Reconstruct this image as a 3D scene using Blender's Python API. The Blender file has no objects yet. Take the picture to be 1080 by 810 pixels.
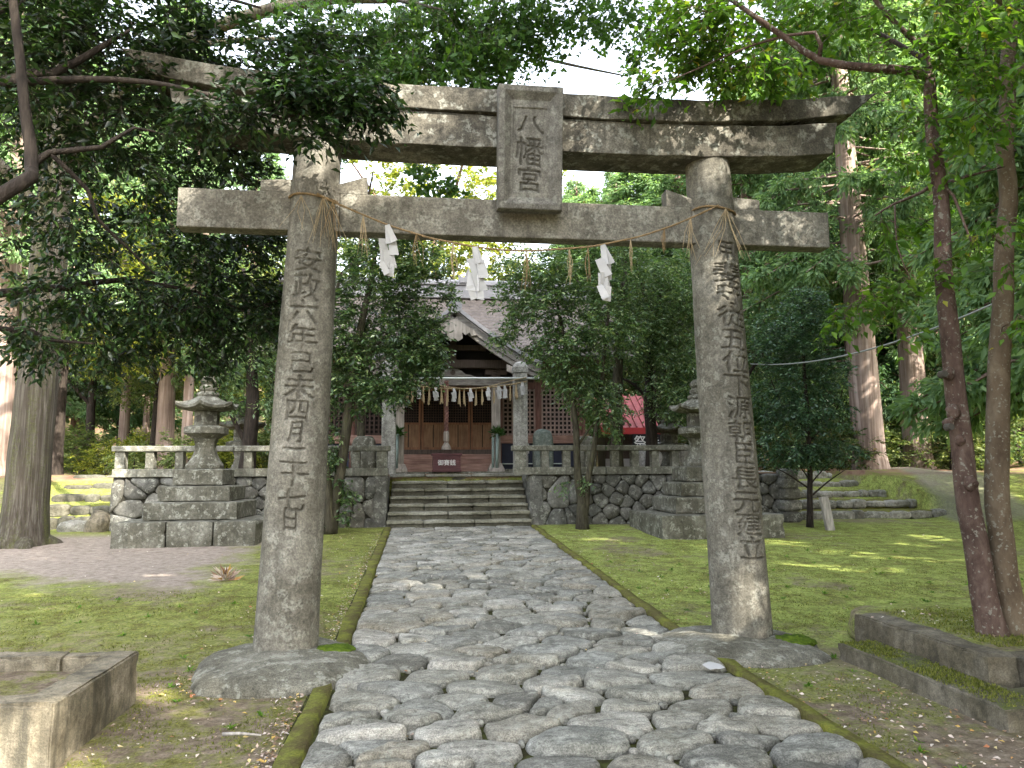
import bpy, math, random
import numpy as np
from mathutils import Vector, Matrix, Quaternion, noise

R = math.radians
rng = np.random.default_rng(7)
random.seed(7)
scene = bpy.context.scene
COL = scene.collection

# ------------------------------------------------------------------ camera, sky, sun, exposure
CX, CH, CD, YAW, PIT, ROLL, FPX = -.8843, 1.5494, 6.5205, .1229, .1198, -.0061, 777.96
cam_d = bpy.data.cameras.new('camera')
cam = bpy.data.objects.new('camera', cam_d)
COL.objects.link(cam)
cam_d.sensor_width = 36.0
cam_d.lens = FPX / 1080 * 36.0
cam_d.clip_start = .05
cam_d.clip_end = 600
fwd = Vector((math.sin(YAW) * math.cos(PIT), math.cos(YAW) * math.cos(PIT), math.sin(PIT)))
q = fwd.to_track_quat('-Z', 'Y')
cam.rotation_mode = 'QUATERNION'
cam.rotation_quaternion = q @ Quaternion((0, 0, 1), ROLL)
cam.location = (CX, -CD, CH)
scene.camera = cam

SUN = Vector((.55, -.72, .66)).normalized()          # towards the sun: behind the viewer's right shoulder
world = bpy.data.worlds.new('World')
scene.world = world
world.use_nodes = True
wn = world.node_tree.nodes
sky = wn.new('ShaderNodeTexSky')
sky.sky_type = 'NISHITA'
sky.sun_disc = False
sky.sun_elevation = math.asin(SUN.z)
sky.sun_rotation = math.atan2(SUN.x, SUN.y)
sky.air_density = 1.0
sky.dust_density = 3.5
sky.ozone_density = .6
wn['Background'].inputs[1].default_value = .15
hsv = wn.new('ShaderNodeHueSaturation')            # thin bright haze: a paler, whiter sky
hsv.inputs['Saturation'].default_value = .38
world.node_tree.links.new(sky.outputs[0], hsv.inputs['Color'])
world.node_tree.links.new(hsv.outputs[0], wn['Background'].inputs[0])
sun_d = bpy.data.lights.new('sun', 'SUN')
sun_d.energy = 2.8
sun_d.angle = R(.53)
sun_d.color = (1, .93, .82)
sun = bpy.data.objects.new('sun', sun_d)
COL.objects.link(sun)
sun.rotation_mode = 'QUATERNION'
sun.rotation_quaternion = SUN.to_track_quat('Z', 'Y')
sun.location = SUN * 60
vs = scene.view_settings
vs.view_transform = 'Standard'
vs.look = 'None'
vs.gamma = 1
vs.use_curve_mapping = False
vs.exposure = 3.1
cy = scene.cycles
cy.use_denoising = True
cy.max_bounces = 7
cy.diffuse_bounces = 4
cy.transmission_bounces = 4
cy.transparent_max_bounces = 6
cy.sample_clamp_indirect = 6
cy.caustics_reflective = False
cy.caustics_refractive = False


def at(u, v, Y):
    """A point of the place at depth Y, read off a sight line of the survey camera."""
    xr, zr, yf = (u - 540) / FPX, (405 - v) / FPX, 1.0
    c, s = math.cos(-ROLL), math.sin(-ROLL)
    x, zu = c * xr - s * zr, s * xr + c * zr
    c, s = math.cos(PIT), math.sin(PIT)
    y, z = c * yf - s * zu, s * yf + c * zu
    c, s = math.cos(YAW), math.sin(YAW)
    r = Vector((c * x + s * y, -s * x + c * y, z))
    return Vector((CX, -CD, CH)) + r * ((Y + CD) / r.y)


# ------------------------------------------------------------------ mesh helpers
class MB:
    def __init__(self):
        self.v = []
        self.f = []

    def add(self, vs_, fs):
        o = len(self.v)
        self.v.extend([tuple(p) for p in vs_])
        self.f.extend([tuple(i + o for i in f) for f in fs])
        return self

    def box(self, x0, x1, y0, y1, z0, z1, M=None):
        p = [Vector((x, y, z)) for z in (z0, z1) for y in (y0, y1) for x in (x0, x1)]
        if M is not None:
            p = [M @ a for a in p]
        return self.add(p, [(0, 2, 3, 1), (4, 5, 7, 6), (0, 1, 5, 4), (2, 6, 7, 3), (0, 4, 6, 2), (1, 3, 7, 5)])

    def beam(self, a, b, w, h, up=(0, 0, 1)):
        a, b = Vector(a), Vector(b)
        d = (b - a)
        L = d.length
        d.normalize()
        u = Vector(up)
        s = d.cross(u)
        if s.length < 1e-4:
            s = d.cross(Vector((1, 0, 0)))
        s.normalize()
        u = s.cross(d)
        M = Matrix((s, d, u)).transposed().to_4x4()
        M.translation = a
        return self.box(-w / 2, w / 2, 0, L, -h / 2, h / 2, M)

    def tube(self, pts, rad, n=6, caps=True):
        pts = [Vector(p) for p in pts]
        m = len(pts)
        if not hasattr(rad, '__len__'):
            rad = [rad] * m
        ring = []
        prev = None
        for i in range(m):
            t = (pts[min(i + 1, m - 1)] - pts[max(i - 1, 0)])
            if t.length < 1e-6:
                t = Vector((0, 0, 1))
            t.normalize()
            if prev is None:
                a = t.cross(Vector((.31, .95, .1)))
                if a.length < .05:
                    a = t.cross(Vector((1, 0, 0)))
            else:
                a = prev - t * prev.dot(t)
            a.normalize()
            prev = a
            b = t.cross(a)
            ring.append([pts[i] + (a * math.cos(2 * math.pi * k / n) + b * math.sin(2 * math.pi * k / n)) * rad[i] for k in range(n)])
        vs_ = [p for r in ring for p in r]
        fs = [(i * n + k, i * n + (k + 1) % n, (i + 1) * n + (k + 1) % n, (i + 1) * n + k) for i in range(m - 1) for k in range(n)]
        if caps:
            fs.append(tuple(range(n))[::-1])
            fs.append(tuple((m - 1) * n + k for k in range(n)))
        return self.add(vs_, fs)

    def prism(self, poly, y0, y1, axis='y', M=None):
        """poly: list of (a, b); extruded along an axis: y -> (a, y, b), x -> (x, a, b), z -> (a, b, z)."""
        def P(a, b, t):
            p = Vector((a, t, b)) if axis == 'y' else Vector((t, a, b)) if axis == 'x' else Vector((a, b, t))
            return M @ p if M is not None else p
        n = len(poly)
        vs_ = [P(a, b, y0) for a, b in poly] + [P(a, b, y1) for a, b in poly]
        fs = [tuple(range(n))[::-1], tuple(range(n, 2 * n))] + [(i, (i + 1) % n, (i + 1) % n + n, i + n) for i in range(n)]
        return self.add(vs_, fs)

    def lathe(self, prof, n=24, c=(0, 0, 0), lift=None, sub=1, rot=0.0):
        """prof: (radius, z). n sides, each split in sub pieces along the straight edge; lift raises the corners."""
        N = n * sub
        dirs = []
        for k in range(n):
            a0, a1 = rot + 2 * math.pi * k / n, rot + 2 * math.pi * (k + 1) / n
            p0, p1 = Vector((math.cos(a0), math.sin(a0))), Vector((math.cos(a1), math.sin(a1)))
            for j in range(sub):
                t = j / sub
                dirs.append((p0.lerp(p1, t), abs(2 * t - 1) ** 2.2 if sub > 1 else 0))
        vs_ = []
        for i, (r, z) in enumerate(prof):
            for d, e in dirs:
                vs_.append((c[0] + d.x * r, c[1] + d.y * r, c[2] + z + (lift[i] * e if lift else 0)))
        m = len(prof)
        fs = [(i * N + k, i * N + (k + 1) % N, (i + 1) * N + (k + 1) % N, (i + 1) * N + k) for i in range(m - 1) for k in range(N)]
        fs.append(tuple(range(N))[::-1])
        fs.append(tuple((m - 1) * N + k for k in range(N)))
        return self.add(vs_, fs)

    def rock(self, c, s, seed=0, n=4, k=5.0, amp=.06, rotz=0.0, freq=1.3, rot=None):
        """a worn block or boulder: cube surface pulled to a superellipsoid and roughened."""
        idx = {}
        vs_ = []
        fs = []
        off = Vector((seed * 3.71, seed * 1.37, seed * 2.91))
        M = Matrix.Rotation(rotz, 3, 'Z')
        if rot is not None:
            M = M @ rot
        s = Vector(s)
        ms = (s.x * s.y * s.z) ** (1 / 3)

        def vert(p):
            key = tuple(round(a, 4) for a in p)
            if key not in idx:
                v = Vector(p)
                L = (abs(v.x) ** k + abs(v.y) ** k + abs(v.z) ** k) ** (1 / k)
                v = v / max(L, 1e-6)
                w = Vector((v.x * s.x, v.y * s.y, v.z * s.z))
                d = noise.noise(w / ms * freq + off) + .5 * noise.noise(w / ms * freq * 2.3 + off)
                w = w + w.normalized() * d * amp * ms
                idx[key] = len(vs_)
                vs_.append(M @ w + Vector(c))
            return idx[key]
        g = [math.tan((-1 + 2 * i / n) * math.pi / 4) for i in range(n + 1)]
        for ax in range(3):
            for sg in (-1, 1):
                for i in range(n):
                    for j in range(n):
                        qd = []
                        for a, b in ((g[i], g[j]), (g[i + 1], g[j]), (g[i + 1], g[j + 1]), (g[i], g[j + 1])):
                            p = [0, 0, 0]
                            p[ax] = sg
                            p[(ax + 1) % 3] = a
                            p[(ax + 2) % 3] = b
                            qd.append(vert(p))
                        fs.append(tuple(qd) if sg > 0 else tuple(qd[::-1]))
        return self.add(vs_, fs)

    def build(self, name, mat, parent=None, smooth=False, bevel=0.0, loc=None, **k):
        me = bpy.data.meshes.new(name)
        me.from_pydata(self.v, [], self.f)
        return link(name, me, mat, parent, smooth, bevel, loc)


def link(name, me, mat, parent=None, smooth=False, bevel=0.0, loc=None):
    ob = bpy.data.objects.new(name, me)
    COL.objects.link(ob)
    if mat is not None:
        me.materials.append(mat)
    if smooth:
        me.polygons.foreach_set('use_smooth', [True] * len(me.polygons))
    if bevel:
        b = ob.modifiers.new('bevel', 'BEVEL')
        b.width = bevel
        b.segments = 2
        b.limit_method = 'ANGLE'
        b.angle_limit = R(35)
    if parent is not None:
        ob.parent = parent
        ob.matrix_parent_inverse = Matrix.Translation(-parent.location)
    if loc is not None:
        ob.location = loc
    return ob


def np_mesh(name, V, F):
    """V (n,3), F (m,k) arrays."""
    me = bpy.data.meshes.new(name)
    V = np.ascontiguousarray(V, dtype=np.float32)
    F = np.ascontiguousarray(F, dtype=np.int32)
    k = F.shape[1]
    me.vertices.add(len(V))
    me.vertices.foreach_set('co', V.ravel())
    me.loops.add(F.size)
    me.loops.foreach_set('vertex_index', F.ravel())
    me.polygons.add(len(F))
    me.polygons.foreach_set('loop_start', np.arange(0, F.size, k, dtype=np.int32))
    me.update(calc_edges=True)
    me.validate()
    return me


def tag(o, label=None, cat=None, group=None, kind=None):
    if label:
        o['label'] = label
    if cat:
        o['category'] = cat
    if group:
        o['group'] = group
    if kind:
        o['kind'] = kind
    return o


def thing(name, loc, label, cat, group=None, rotz=0):
    o = bpy.data.objects.new(name, None)
    COL.objects.link(o)
    o.location = loc
    o.rotation_euler = (0, 0, rotz)
    o.empty_display_size = .2
    return tag(o, label, cat, group)


def copy_thing(root, loc, label, group=None, rotz=0, scale=None, name=None, mats=None):
    r = root.copy()
    COL.objects.link(r)
    r.location = loc
    r.rotation_euler = (0, 0, rotz)
    if scale is not None:
        r.scale = scale if hasattr(scale, '__len__') else (scale,) * 3
    if name:
        r.name = name
    r['label'] = label
    if group:
        r['group'] = group
    for ch in list(root.children):
        c = ch.copy()
        COL.objects.link(c)
        c.parent = r
        for g in list(ch.children):
            d = g.copy()
            COL.objects.link(d)
            d.parent = c
        if mats and ch.name.split('.')[0] in mats:
            c.material_slots[0].link = 'OBJECT'
            c.material_slots[0].material = mats[ch.name.split('.')[0]]
    return r


# ------------------------------------------------------------------ materials
class NT:
    def __init__(self, name):
        self.m = bpy.data.materials.new(name)
        self.m.use_nodes = True
        self.t = self.m.node_tree
        self.n = self.t.nodes
        self.bsdf = self.n['Principled BSDF']
        self.out = self.n['Material Output']
        self.tc = self.n.new('ShaderNodeTexCoord')
        self.geo = self.n.new('ShaderNodeNewGeometry')

    def l(self, a, b):
        self.t.links.new(a, b)

    def noise(self, scale, detail=6, rough=.6, vec=None, dist=0.0):
        x = self.n.new('ShaderNodeTexNoise')
        x.inputs['Scale'].default_value = scale
        x.inputs['Detail'].default_value = detail
        x.inputs['Roughness'].default_value = rough
        x.inputs['Distortion'].default_value = dist
        self.l(vec if vec is not None else self.geo.outputs['Position'], x.inputs['Vector'])
        return x.outputs['Fac']

    def scaled(self, s, vec=None):
        x = self.n.new('ShaderNodeMapping')
        x.inputs['Scale'].default_value = s
        self.l(vec if vec is not None else self.geo.outputs['Position'], x.inputs['Vector'])
        return x.outputs[0]

    def ramp(self, fac, stops, interp='LINEAR'):
        x = self.n.new('ShaderNodeValToRGB')
        x.color_ramp.interpolation = interp
        e = x.color_ramp.elements
        while len(e) > 1:
            e.remove(e[-1])
        e[0].position = stops[0][0]
        e[0].color = self.rgba(stops[0][1])
        for p, c in stops[1:]:
            k = e.new(p)
            k.color = self.rgba(c)
        self.l(fac, x.inputs[0])
        return x.outputs[0]

    @staticmethod
    def rgba(c):
        if not hasattr(c, '__len__'):
            c = (c, c, c)
        return (c[0], c[1], c[2], 1)

    def mix(self, fac, a, b, mode='MIX'):
        x = self.n.new('ShaderNodeMix')
        x.data_type = 'RGBA'
        x.blend_type = mode
        for s, v in ((0, fac), (6, a), (7, b)):
            if hasattr(v, 'is_linked') or isinstance(v, bpy.types.NodeSocket):
                self.l(v, x.inputs[s])
            elif s == 0:
                x.inputs[0].default_value = v
            else:
                x.inputs[s].default_value = self.rgba(v)
        return x.outputs[2]

    def math(self, op, a, b=0.0, clamp=False):
        x = self.n.new('ShaderNodeMath')
        x.operation = op
        x.use_clamp = clamp
        for i, v in enumerate((a, b)):
            if isinstance(v, bpy.types.NodeSocket):
                self.l(v, x.inputs[i])
            else:
                x.inputs[i].default_value = v
        return x.outputs[0]

    def maprange(self, v, a, b, c=0.0, d=1.0):
        x = self.n.new('ShaderNodeMapRange')
        x.inputs[1].default_value, x.inputs[2].default_value, x.inputs[3].default_value, x.inputs[4].default_value = a, b, c, d
        self.l(v, x.inputs[0])
        return x.outputs[0]

    def sep(self, vec):
        x = self.n.new('ShaderNodeSeparateXYZ')
        self.l(vec, x.inputs[0])
        return x.outputs

    def bump(self, h, strength=.5, dist=.02):
        x = self.n.new('ShaderNodeBump')
        x.inputs['Strength'].default_value = strength
        x.inputs['Distance'].default_value = dist
        self.l(h, x.inputs['Height'])
        self.l(x.outputs[0], self.bsdf.inputs['Normal'])

    def done(self, col, rough=.8, spec=.3):
        if isinstance(col, bpy.types.NodeSocket):
            self.l(col, self.bsdf.inputs['Base Color'])
        else:
            self.bsdf.inputs['Base Color'].default_value = self.rgba(col)
        if isinstance(rough, bpy.types.NodeSocket):
            self.l(rough, self.bsdf.inputs['Roughness'])
        else:
            self.bsdf.inputs['Roughness'].default_value = rough
        self.bsdf.inputs['Specular IOR Level'].default_value = spec
        return self.m


MOSS = [(.3, (.035, .045, .010)), (.5, (.075, .095, .018)), (.7, (.13, .15, .03))]


def stone_mat(name, c0, c1, c2, moss=.0, moss_top=.0, lichen=0.0, streak=0.0, island=0.0, scale=1.0, speckle=.3, bump=.5, moss_h=None, dirt=0.0, strata=0.0, spk=95):
    t = NT(name)
    big = t.noise(2.2 * scale, 5)
    col = t.ramp(big, [(.3, c0), (.5, c1), (.72, c2)])
    fine = t.noise(spk * scale, 3, .7)
    col = t.mix(speckle, col, t.ramp(fine, [(.36, .04), (.5, .36), (.66, .75)]), 'OVERLAY')
    mid = t.noise(17 * scale, 6, .7)
    col = t.mix(.55, col, t.ramp(mid, [(.35, .2), (.5, .5), (.68, .78)]), 'OVERLAY')
    if island:
        r = t.geo.outputs['Random Per Island']
        col = t.mix(island, col, t.ramp(r, [(0, (.24, .24, .235)), (.3, (.44, .46, .47)), (.5, (.50, .47, .42)), (.75, (.55, .56, .55)), (1, (.76, .75, .76))]), 'OVERLAY')
    if streak:
        sv = t.scaled((9, 9, .7))
        st = t.noise(1.0, 5, .65, sv)
        col = t.mix(t.maprange(st, .48, .68, 0, streak), col, (.035, .033, .025))
    if lichen:
        ln = t.noise(9 * scale, 4, .55)
        l2 = t.noise(31 * scale, 4, .6)
        lf = t.math('MULTIPLY', t.maprange(ln, .53, .6), t.maprange(l2, .42, .55))
        col = t.mix(t.math('MULTIPLY', lf, lichen), col, (.42, .43, .37))
    if moss or moss_top:
        mn = t.noise(3.1 * scale, 7, .68)
        nz = t.sep(t.geo.outputs['Normal'])[2]
        f = t.math('ADD', mn, t.math('MULTIPLY', t.maprange(nz, .2, .95), moss_top))
        f = t.math('ADD', f, moss - .5)
        f = t.maprange(f, .42, .62)
        mc = t.ramp(t.noise(26, 5, .7), MOSS)
        col = t.mix(f, col, mc)
    if dirt:
        at_ = t.n.new('ShaderNodeAttribute')
        at_.attribute_name = 'dirt'
        col = t.mix(t.math('MULTIPLY', at_.outputs['Fac'], dirt), col, (.03, .027, .02))
    h = t.math('ADD', t.math('MULTIPLY', fine, .25), mid)
    if strata:
        sv = t.noise(1.0, 6, .7, t.scaled((7, 26, 40)), .8)
        col = t.mix(strata, col, t.ramp(sv, [(.34, .12), (.44, .45), (.6, .55), (.75, .75)]), 'OVERLAY')
        h = t.math('ADD', h, t.math('MULTIPLY', sv, 1.6))
    t.bump(h, bump, .012)
    return t.done(col, .88, .25)


def wood_mat(name, c0, c1, scale=1.0, axis=(30, 30, 2.0), rough=.7):
    t = NT(name)
    n = t.noise(1.0 * scale, 6, .65, t.scaled(axis))
    n2 = t.noise(3.0, 4)
    col = t.ramp(n, [(.32, c0), (.68, c1)])
    col = t.mix(.5, col, t.ramp(n2, [(.3, .3), (.7, .7)]), 'OVERLAY')
    t.bump(n, .4, .004)
    return t.done(col, rough, .3)


def plain_mat(name, c, rough=.6, var=.3, scale=8, spec=.3, metallic=0):
    t = NT(name)
    col = t.mix(var, c, t.ramp(t.noise(scale, 5, .65), [(.3, .25), (.7, .75)]), 'OVERLAY')
    t.bsdf.inputs['Metallic'].default_value = metallic
    return t.done(col, rough, spec)


def leaf_mat(name, stops, trans=.35, rough=.45, spec=.35, tint=(1.25, 1.3, .6)):
    t = NT(name)
    r = t.geo.outputs['Random Per Island']
    col = t.ramp(r, stops)
    big = t.noise(.9, 3, .5)
    col = t.mix(.5, col, t.ramp(big, [(.35, .35), (.65, .62)]), 'OVERLAY')
    t.done(col, rough, spec)
    tr = t.n.new('ShaderNodeBsdfTranslucent')
    t.l(t.mix(1.0, col, tint, 'MULTIPLY'), tr.inputs['Color'])
    mx = t.n.new('ShaderNodeMixShader')
    mx.inputs[0].default_value = trans
    t.l(t.bsdf.outputs[0], mx.inputs[1])
    t.l(tr.outputs[0], mx.inputs[2])
    t.l(mx.outputs[0], t.out.inputs['Surface'])
    return t.m


def bark_mat(name, c0, c1, c2, stretch=(14, 14, 1.2), moss=0.0, lichen=0.0, bump=.8, lichen_scale=14, lc=(.40, .42, .36)):
    t = NT(name)
    n = t.noise(1.0, 7, .66, t.scaled(stretch), .3)
    col = t.ramp(n, [(.32, c0), (.5, c1), (.68, c2)])
    col = t.mix(.5, col, t.ramp(t.noise(1.6, 4), [(.3, .32), (.7, .7)]), 'OVERLAY')
    if moss:
        m = t.math('ADD', t.math('MULTIPLY', t.noise(1.0, 6, .7, t.scaled((5, 5, .5))), .6), t.math('MULTIPLY', t.noise(24, 5, .7), .4))
        col = t.mix(t.maprange(m, .62 - moss * .3, .78 - moss * .3), col, t.ramp(t.noise(30, 4), [(.3, (.03, .036, .012)), (.7, (.085, .088, .03))]))
    if lichen:
        ln = t.noise(lichen_scale, 3, .5)
        l2 = t.noise(lichen_scale * .28, 2, .5)
        col = t.mix(t.math('MULTIPLY', t.maprange(t.math('ADD', ln, t.math('MULTIPLY', l2, .45)), .83, .89), lichen), col, lc)
    t.bump(n, bump, .03)
    return t.done(col, .88, .2)


M = {}
M['torii'] = stone_mat('torii_granite', (.09, .083, .064), (.145, .135, .109), (.20, .189, .16), moss=.04, lichen=.22, streak=.45, speckle=.38, dirt=.62, spk=62)
M['torii_beam'] = stone_mat('torii_beam_granite', (.105, .096, .076), (.16, .149, .122), (.215, .204, .172), moss=-.05, lichen=.25, streak=.4, speckle=.42, dirt=.6, spk=62)
M['kasagi'] = stone_mat('weathered_top_beam', (.032, .028, .021), (.105, .096, .075), (.25, .228, .185), lichen=.35, streak=.85, speckle=.5, bump=.8, spk=60)
M['plaque'] = stone_mat('plaque_stone', (.10, .094, .08), (.145, .137, .117), (.195, .185, .16), lichen=.2, streak=.3, speckle=.4, dirt=.65, spk=70)
M['boulder'] = stone_mat('base_boulder', (.075, .07, .05), (.145, .138, .108), (.24, .23, .19), moss=.05, lichen=.4, speckle=.5, bump=1.0, strata=.3)
M['paver'] = stone_mat('path_stone', (.15, .144, .117), (.25, .24, .206), (.35, .338, .30), moss=-.02, lichen=.35, island=.75, speckle=.55, bump=1.0, scale=1.2, strata=.6)
M['concrete'] = stone_mat('old_mossy_slab', (.085, .07, .046), (.17, .148, .105), (.275, .24, .185), moss=.2, moss_top=.08, streak=.8, speckle=.35, bump=.8)
M['concrete_dark'] = stone_mat('dark_mossy_slab', (.05, .043, .03), (.11, .095, .065), (.20, .18, .14), moss=.09, moss_top=.12, streak=.6, speckle=.35, bump=1.0)
M['concrete_moss'] = stone_mat('moss_topped_slab', (.05, .043, .03), (.10, .088, .06), (.18, .16, .125), moss=.05, moss_top=.42, streak=.5, speckle=.35, bump=1.0)
M['tread'] = stone_mat('step_stone', (.12, .115, .095), (.20, .195, .165), (.30, .295, .265), moss=.0, moss_top=.08, streak=.3, speckle=.35, island=.3)
M['mossy_tread'] = stone_mat('mossy_step_stone', (.045, .042, .03), (.09, .085, .062), (.15, .145, .115), moss=.06, moss_top=.12, speckle=.35, island=.3)
M['nose'] = stone_mat('mossy_lit_nosing_stone', (.12, .115, .08), (.20, .195, .15), (.29, .285, .24), moss=.09, moss_top=.10, speckle=.4, island=.3)
M['wallstone'] = stone_mat('wall_stone', (.06, .059, .05), (.115, .112, .098), (.18, .176, .16), moss=.0, lichen=.4, streak=.3, island=.5, speckle=.3)
M['mortar'] = plain_mat('wall_joint', (.03, .028, .02), .95, .4, 20)
M['rail'] = stone_mat('balustrade_stone', (.09, .088, .065), (.155, .152, .122), (.235, .231, .195), moss=.02, moss_top=.08, lichen=.4, streak=.5, speckle=.3)
M['lantern'] = stone_mat('lantern_stone', (.055, .052, .036), (.11, .106, .082), (.185, .18, .15), moss=-.02, moss_top=.14, lichen=.4, streak=.5, speckle=.35)
M['terrace'] = stone_mat('terrace_stone', (.10, .095, .075), (.19, .185, .16), (.31, .30, .275), moss=-.03, moss_top=.06, lichen=.4, island=.5, speckle=.3)
M['shime_post'] = stone_mat('lichened_post_stone', (.22, .215, .19), (.36, .355, .33), (.5, .5, .47), lichen=.5, moss=-.14, streak=.5, speckle=.6)
M['greenstone'] = stone_mat('upright_stone', (.09, .115, .10), (.15, .18, .16), (.22, .25, .22), lichen=.3, speckle=.3)
M['carve'] = plain_mat('carved_recess', (.06, .055, .045), .95, .4, 30)

M['wood_dark'] = wood_mat('dark_old_wood', (.045, .032, .026), (.10, .075, .06))
M['wood_red'] = wood_mat('faded_red_wood', (.10, .045, .038), (.22, .12, .10))
M['wood_door'] = wood_mat('honey_door_wood', (.14, .075, .04), (.255, .15, .08))
M['wood_door_frame'] = wood_mat('brown_door_frame', (.12, .055, .03), (.24, .12, .06))
M['wood_step'] = wood_mat('rosy_step_wood', (.16, .085, .065), (.33, .21, .17), axis=(2, 30, 30))
M['wood_pale'] = wood_mat('bleached_wood', (.19, .165, .14), (.36, .33, .295))
M['wood_grey'] = wood_mat('silvered_wood', (.11, .098, .086), (.29, .272, .25), axis=(4, 4, 18))
M['lattice_pale'] = wood_mat('pale_lattice', (.20, .14, .12), (.38, .29, .26))
M['lattice_dark'] = wood_mat('dark_lattice', (.035, .022, .016), (.08, .05, .038))
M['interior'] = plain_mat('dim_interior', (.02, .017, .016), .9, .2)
M['tile'] = plain_mat('roof_tile', (.118, .098, .085), .65, .6, 3, .3)
M['tile_ridge'] = plain_mat('ridge_tile', (.24, .235, .245), .6, .4, 6, .4)
M['tarp'] = plain_mat('navy_sheet', (.018, .022, .04), .55, .4, 5)
M['pipe'] = plain_mat('pale_pipe', (.5, .54, .52), .4, .15)
M['bamboo'] = plain_mat('blue_green_tube', (.20, .26, .245), .4, .4, 10)
M['box'] = wood_mat('dark_red_box', (.055, .018, .022), (.11, .042, .045), axis=(3, 30, 30), rough=.5)
M['white_paint'] = plain_mat('white_lettering', (.75, .75, .75), .6, .1)
M['paper'] = plain_mat('white_paper', (.37, .367, .365), .8, .12, 14)
M['straw'] = plain_mat('straw', (.21, .145, .075), .85, .5, 40)
M['straw_pale'] = plain_mat('pale_straw', (.34, .265, .16), .85, .5, 40)
M['red_roof'] = plain_mat('red_metal_roof', (.36, .10, .105), .6, .6, 2.5)
M['red_edge'] = plain_mat('bright_red_fascia', (.42, .045, .05), .5, .2)
M['black'] = plain_mat('black_board', (.012, .012, .016), .5, .1)
M['cable'] = plain_mat('grey_cable', (.17, .18, .17), .5, .2)
M['post_wood'] = wood_mat('grey_marker_wood', (.16, .145, .125), (.40, .375, .34))
M['metal'] = plain_mat('worn_metal', (.55, .55, .54), .4, .2, 8, .5)

M['bark_ginkgo'] = bark_mat('grey_furrowed_bark', (.028, .023, .017), (.058, .049, .038), (.125, .117, .10), (26, 26, .7), moss=.5, bump=1.0)
M['bark_dark'] = bark_mat('dark_bark', (.012, .009, .007), (.026, .02, .016), (.05, .04, .03), (20, 20, 4), moss=.0)
M['bark_mossy'] = bark_mat('mossy_bark', (.02, .017, .011), (.045, .04, .027), (.085, .078, .052), (20, 20, 4), moss=.36)
M['bark_red'] = bark_mat('reddish_bark', (.045, .027, .021), (.085, .055, .044), (.14, .102, .083), (10, 10, 5), lichen=.75, bump=1.0, lichen_scale=38, lc=(.21, .205, .17))
M['bark_brown'] = bark_mat('smooth_brown_bark', (.07, .049, .031), (.115, .085, .056), (.165, .13, .09), (8, 8, 4), lichen=.75, bump=.8, lichen_scale=42, lc=(.21, .205, .165))
M['bark_cedar'] = bark_mat('cedar_bark', (.105, .072, .054), (.195, .145, .118), (.31, .25, .215), (9, 9, .35), bump=1.0)
M['bark_cedar_dark'] = bark_mat('dark_cedar_bark', (.06, .035, .026), (.13, .085, .065), (.23, .165, .135), (9, 9, .35), bump=1.0)

M['leaf_dark'] = leaf_mat('dark_evergreen_leaf', [(0, (.005, .015, .004)), (.5, (.013, .034, .008)), (.85, (.027, .062, .014)), (1, (.06, .115, .022))], .28, .38, .45)
M['leaf_mid'] = leaf_mat('glossy_dark_leaf', [(0, (.022, .052, .016)), (.5, (.055, .11, .035)), (.85, (.11, .18, .06)), (1, (.24, .30, .12))], .33, .32, .6)
M['leaf_ginkgo'] = leaf_mat('fan_leaf', [(0, (.03, .075, .015)), (.6, (.055, .125, .022)), (1, (.10, .18, .03))], .5, .5, .3)
M['leaf_bright'] = leaf_mat('bright_leaf', [(0, (.045, .11, .014)), (.6, (.095, .20, .025)), (.97, (.17, .29, .04)), (1, (.40, .32, .04))], .55, .42, .35)
M['leaf_grey'] = leaf_mat('glossy_grey_green_leaf', [(0, (.036, .078, .030)), (.45, (.085, .16, .058)), (.85, (.16, .245, .095)), (1, (.30, .36, .16))], .35, .32, .6)
M['leaf_blue'] = leaf_mat('blue_green_leaf', [(0, (.024, .06, .032)), (.6, (.055, .125, .062)), (.92, (.11, .20, .095)), (1, (.22, .30, .16))], .33, .34, .6)
M['leaf_cedar'] = leaf_mat('cedar_spray', [(0, (.08, .15, .07)), (.5, (.16, .26, .115)), (.95, (.23, .34, .16)), (1, (.18, .12, .07))], .45, .6, .2)
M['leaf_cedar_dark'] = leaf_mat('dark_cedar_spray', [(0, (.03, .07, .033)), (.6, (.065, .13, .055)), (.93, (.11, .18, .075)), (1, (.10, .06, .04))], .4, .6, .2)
M['leaf_yellow'] = leaf_mat('yellow_green_leaf', [(0, (.10, .14, .02)), (.6, (.20, .23, .035)), (1, (.34, .33, .06))], .45, .55, .2)
M['leaf_pale'] = leaf_mat('pale_green_leaf', [(0, (.07, .11, .035)), (.6, (.13, .18, .06)), (1, (.24, .26, .10))], .45, .55, .25)
M['leaf_bush'] = leaf_mat('undergrowth_leaf', [(0, (.03, .055, .018)), (.6, (.065, .095, .03)), (.9, (.12, .14, .05)), (1, (.20, .14, .07))], .35, .5, .25)
M['litter'] = leaf_mat('fallen_leaf', [(0, (.16, .09, .05)), (.25, (.30, .20, .14)), (.5, (.50, .40, .34)), (.75, (.58, .53, .47)), (.88, (.50, .36, .08)), (1, (.30, .10, .06))], .1, .6, .3, (1, 1, 1))
M['tuft'] = leaf_mat('moss_tuft', [(0, (.06, .068, .014)), (.5, (.12, .14, .028)), (1, (.21, .21, .055))], .3, .8, .1)
M['sprig'] = leaf_mat('offering_sprig', [(0, (.02, .06, .015)), (1, (.06, .13, .03))], .3, .4, .4)


# ------------------------------------------------------------------ ground
def smooth(a, b, t):
    t = np.clip((t - a) / (b - a), 0, 1)
    return t * t * (3 - 2 * t)


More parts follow.
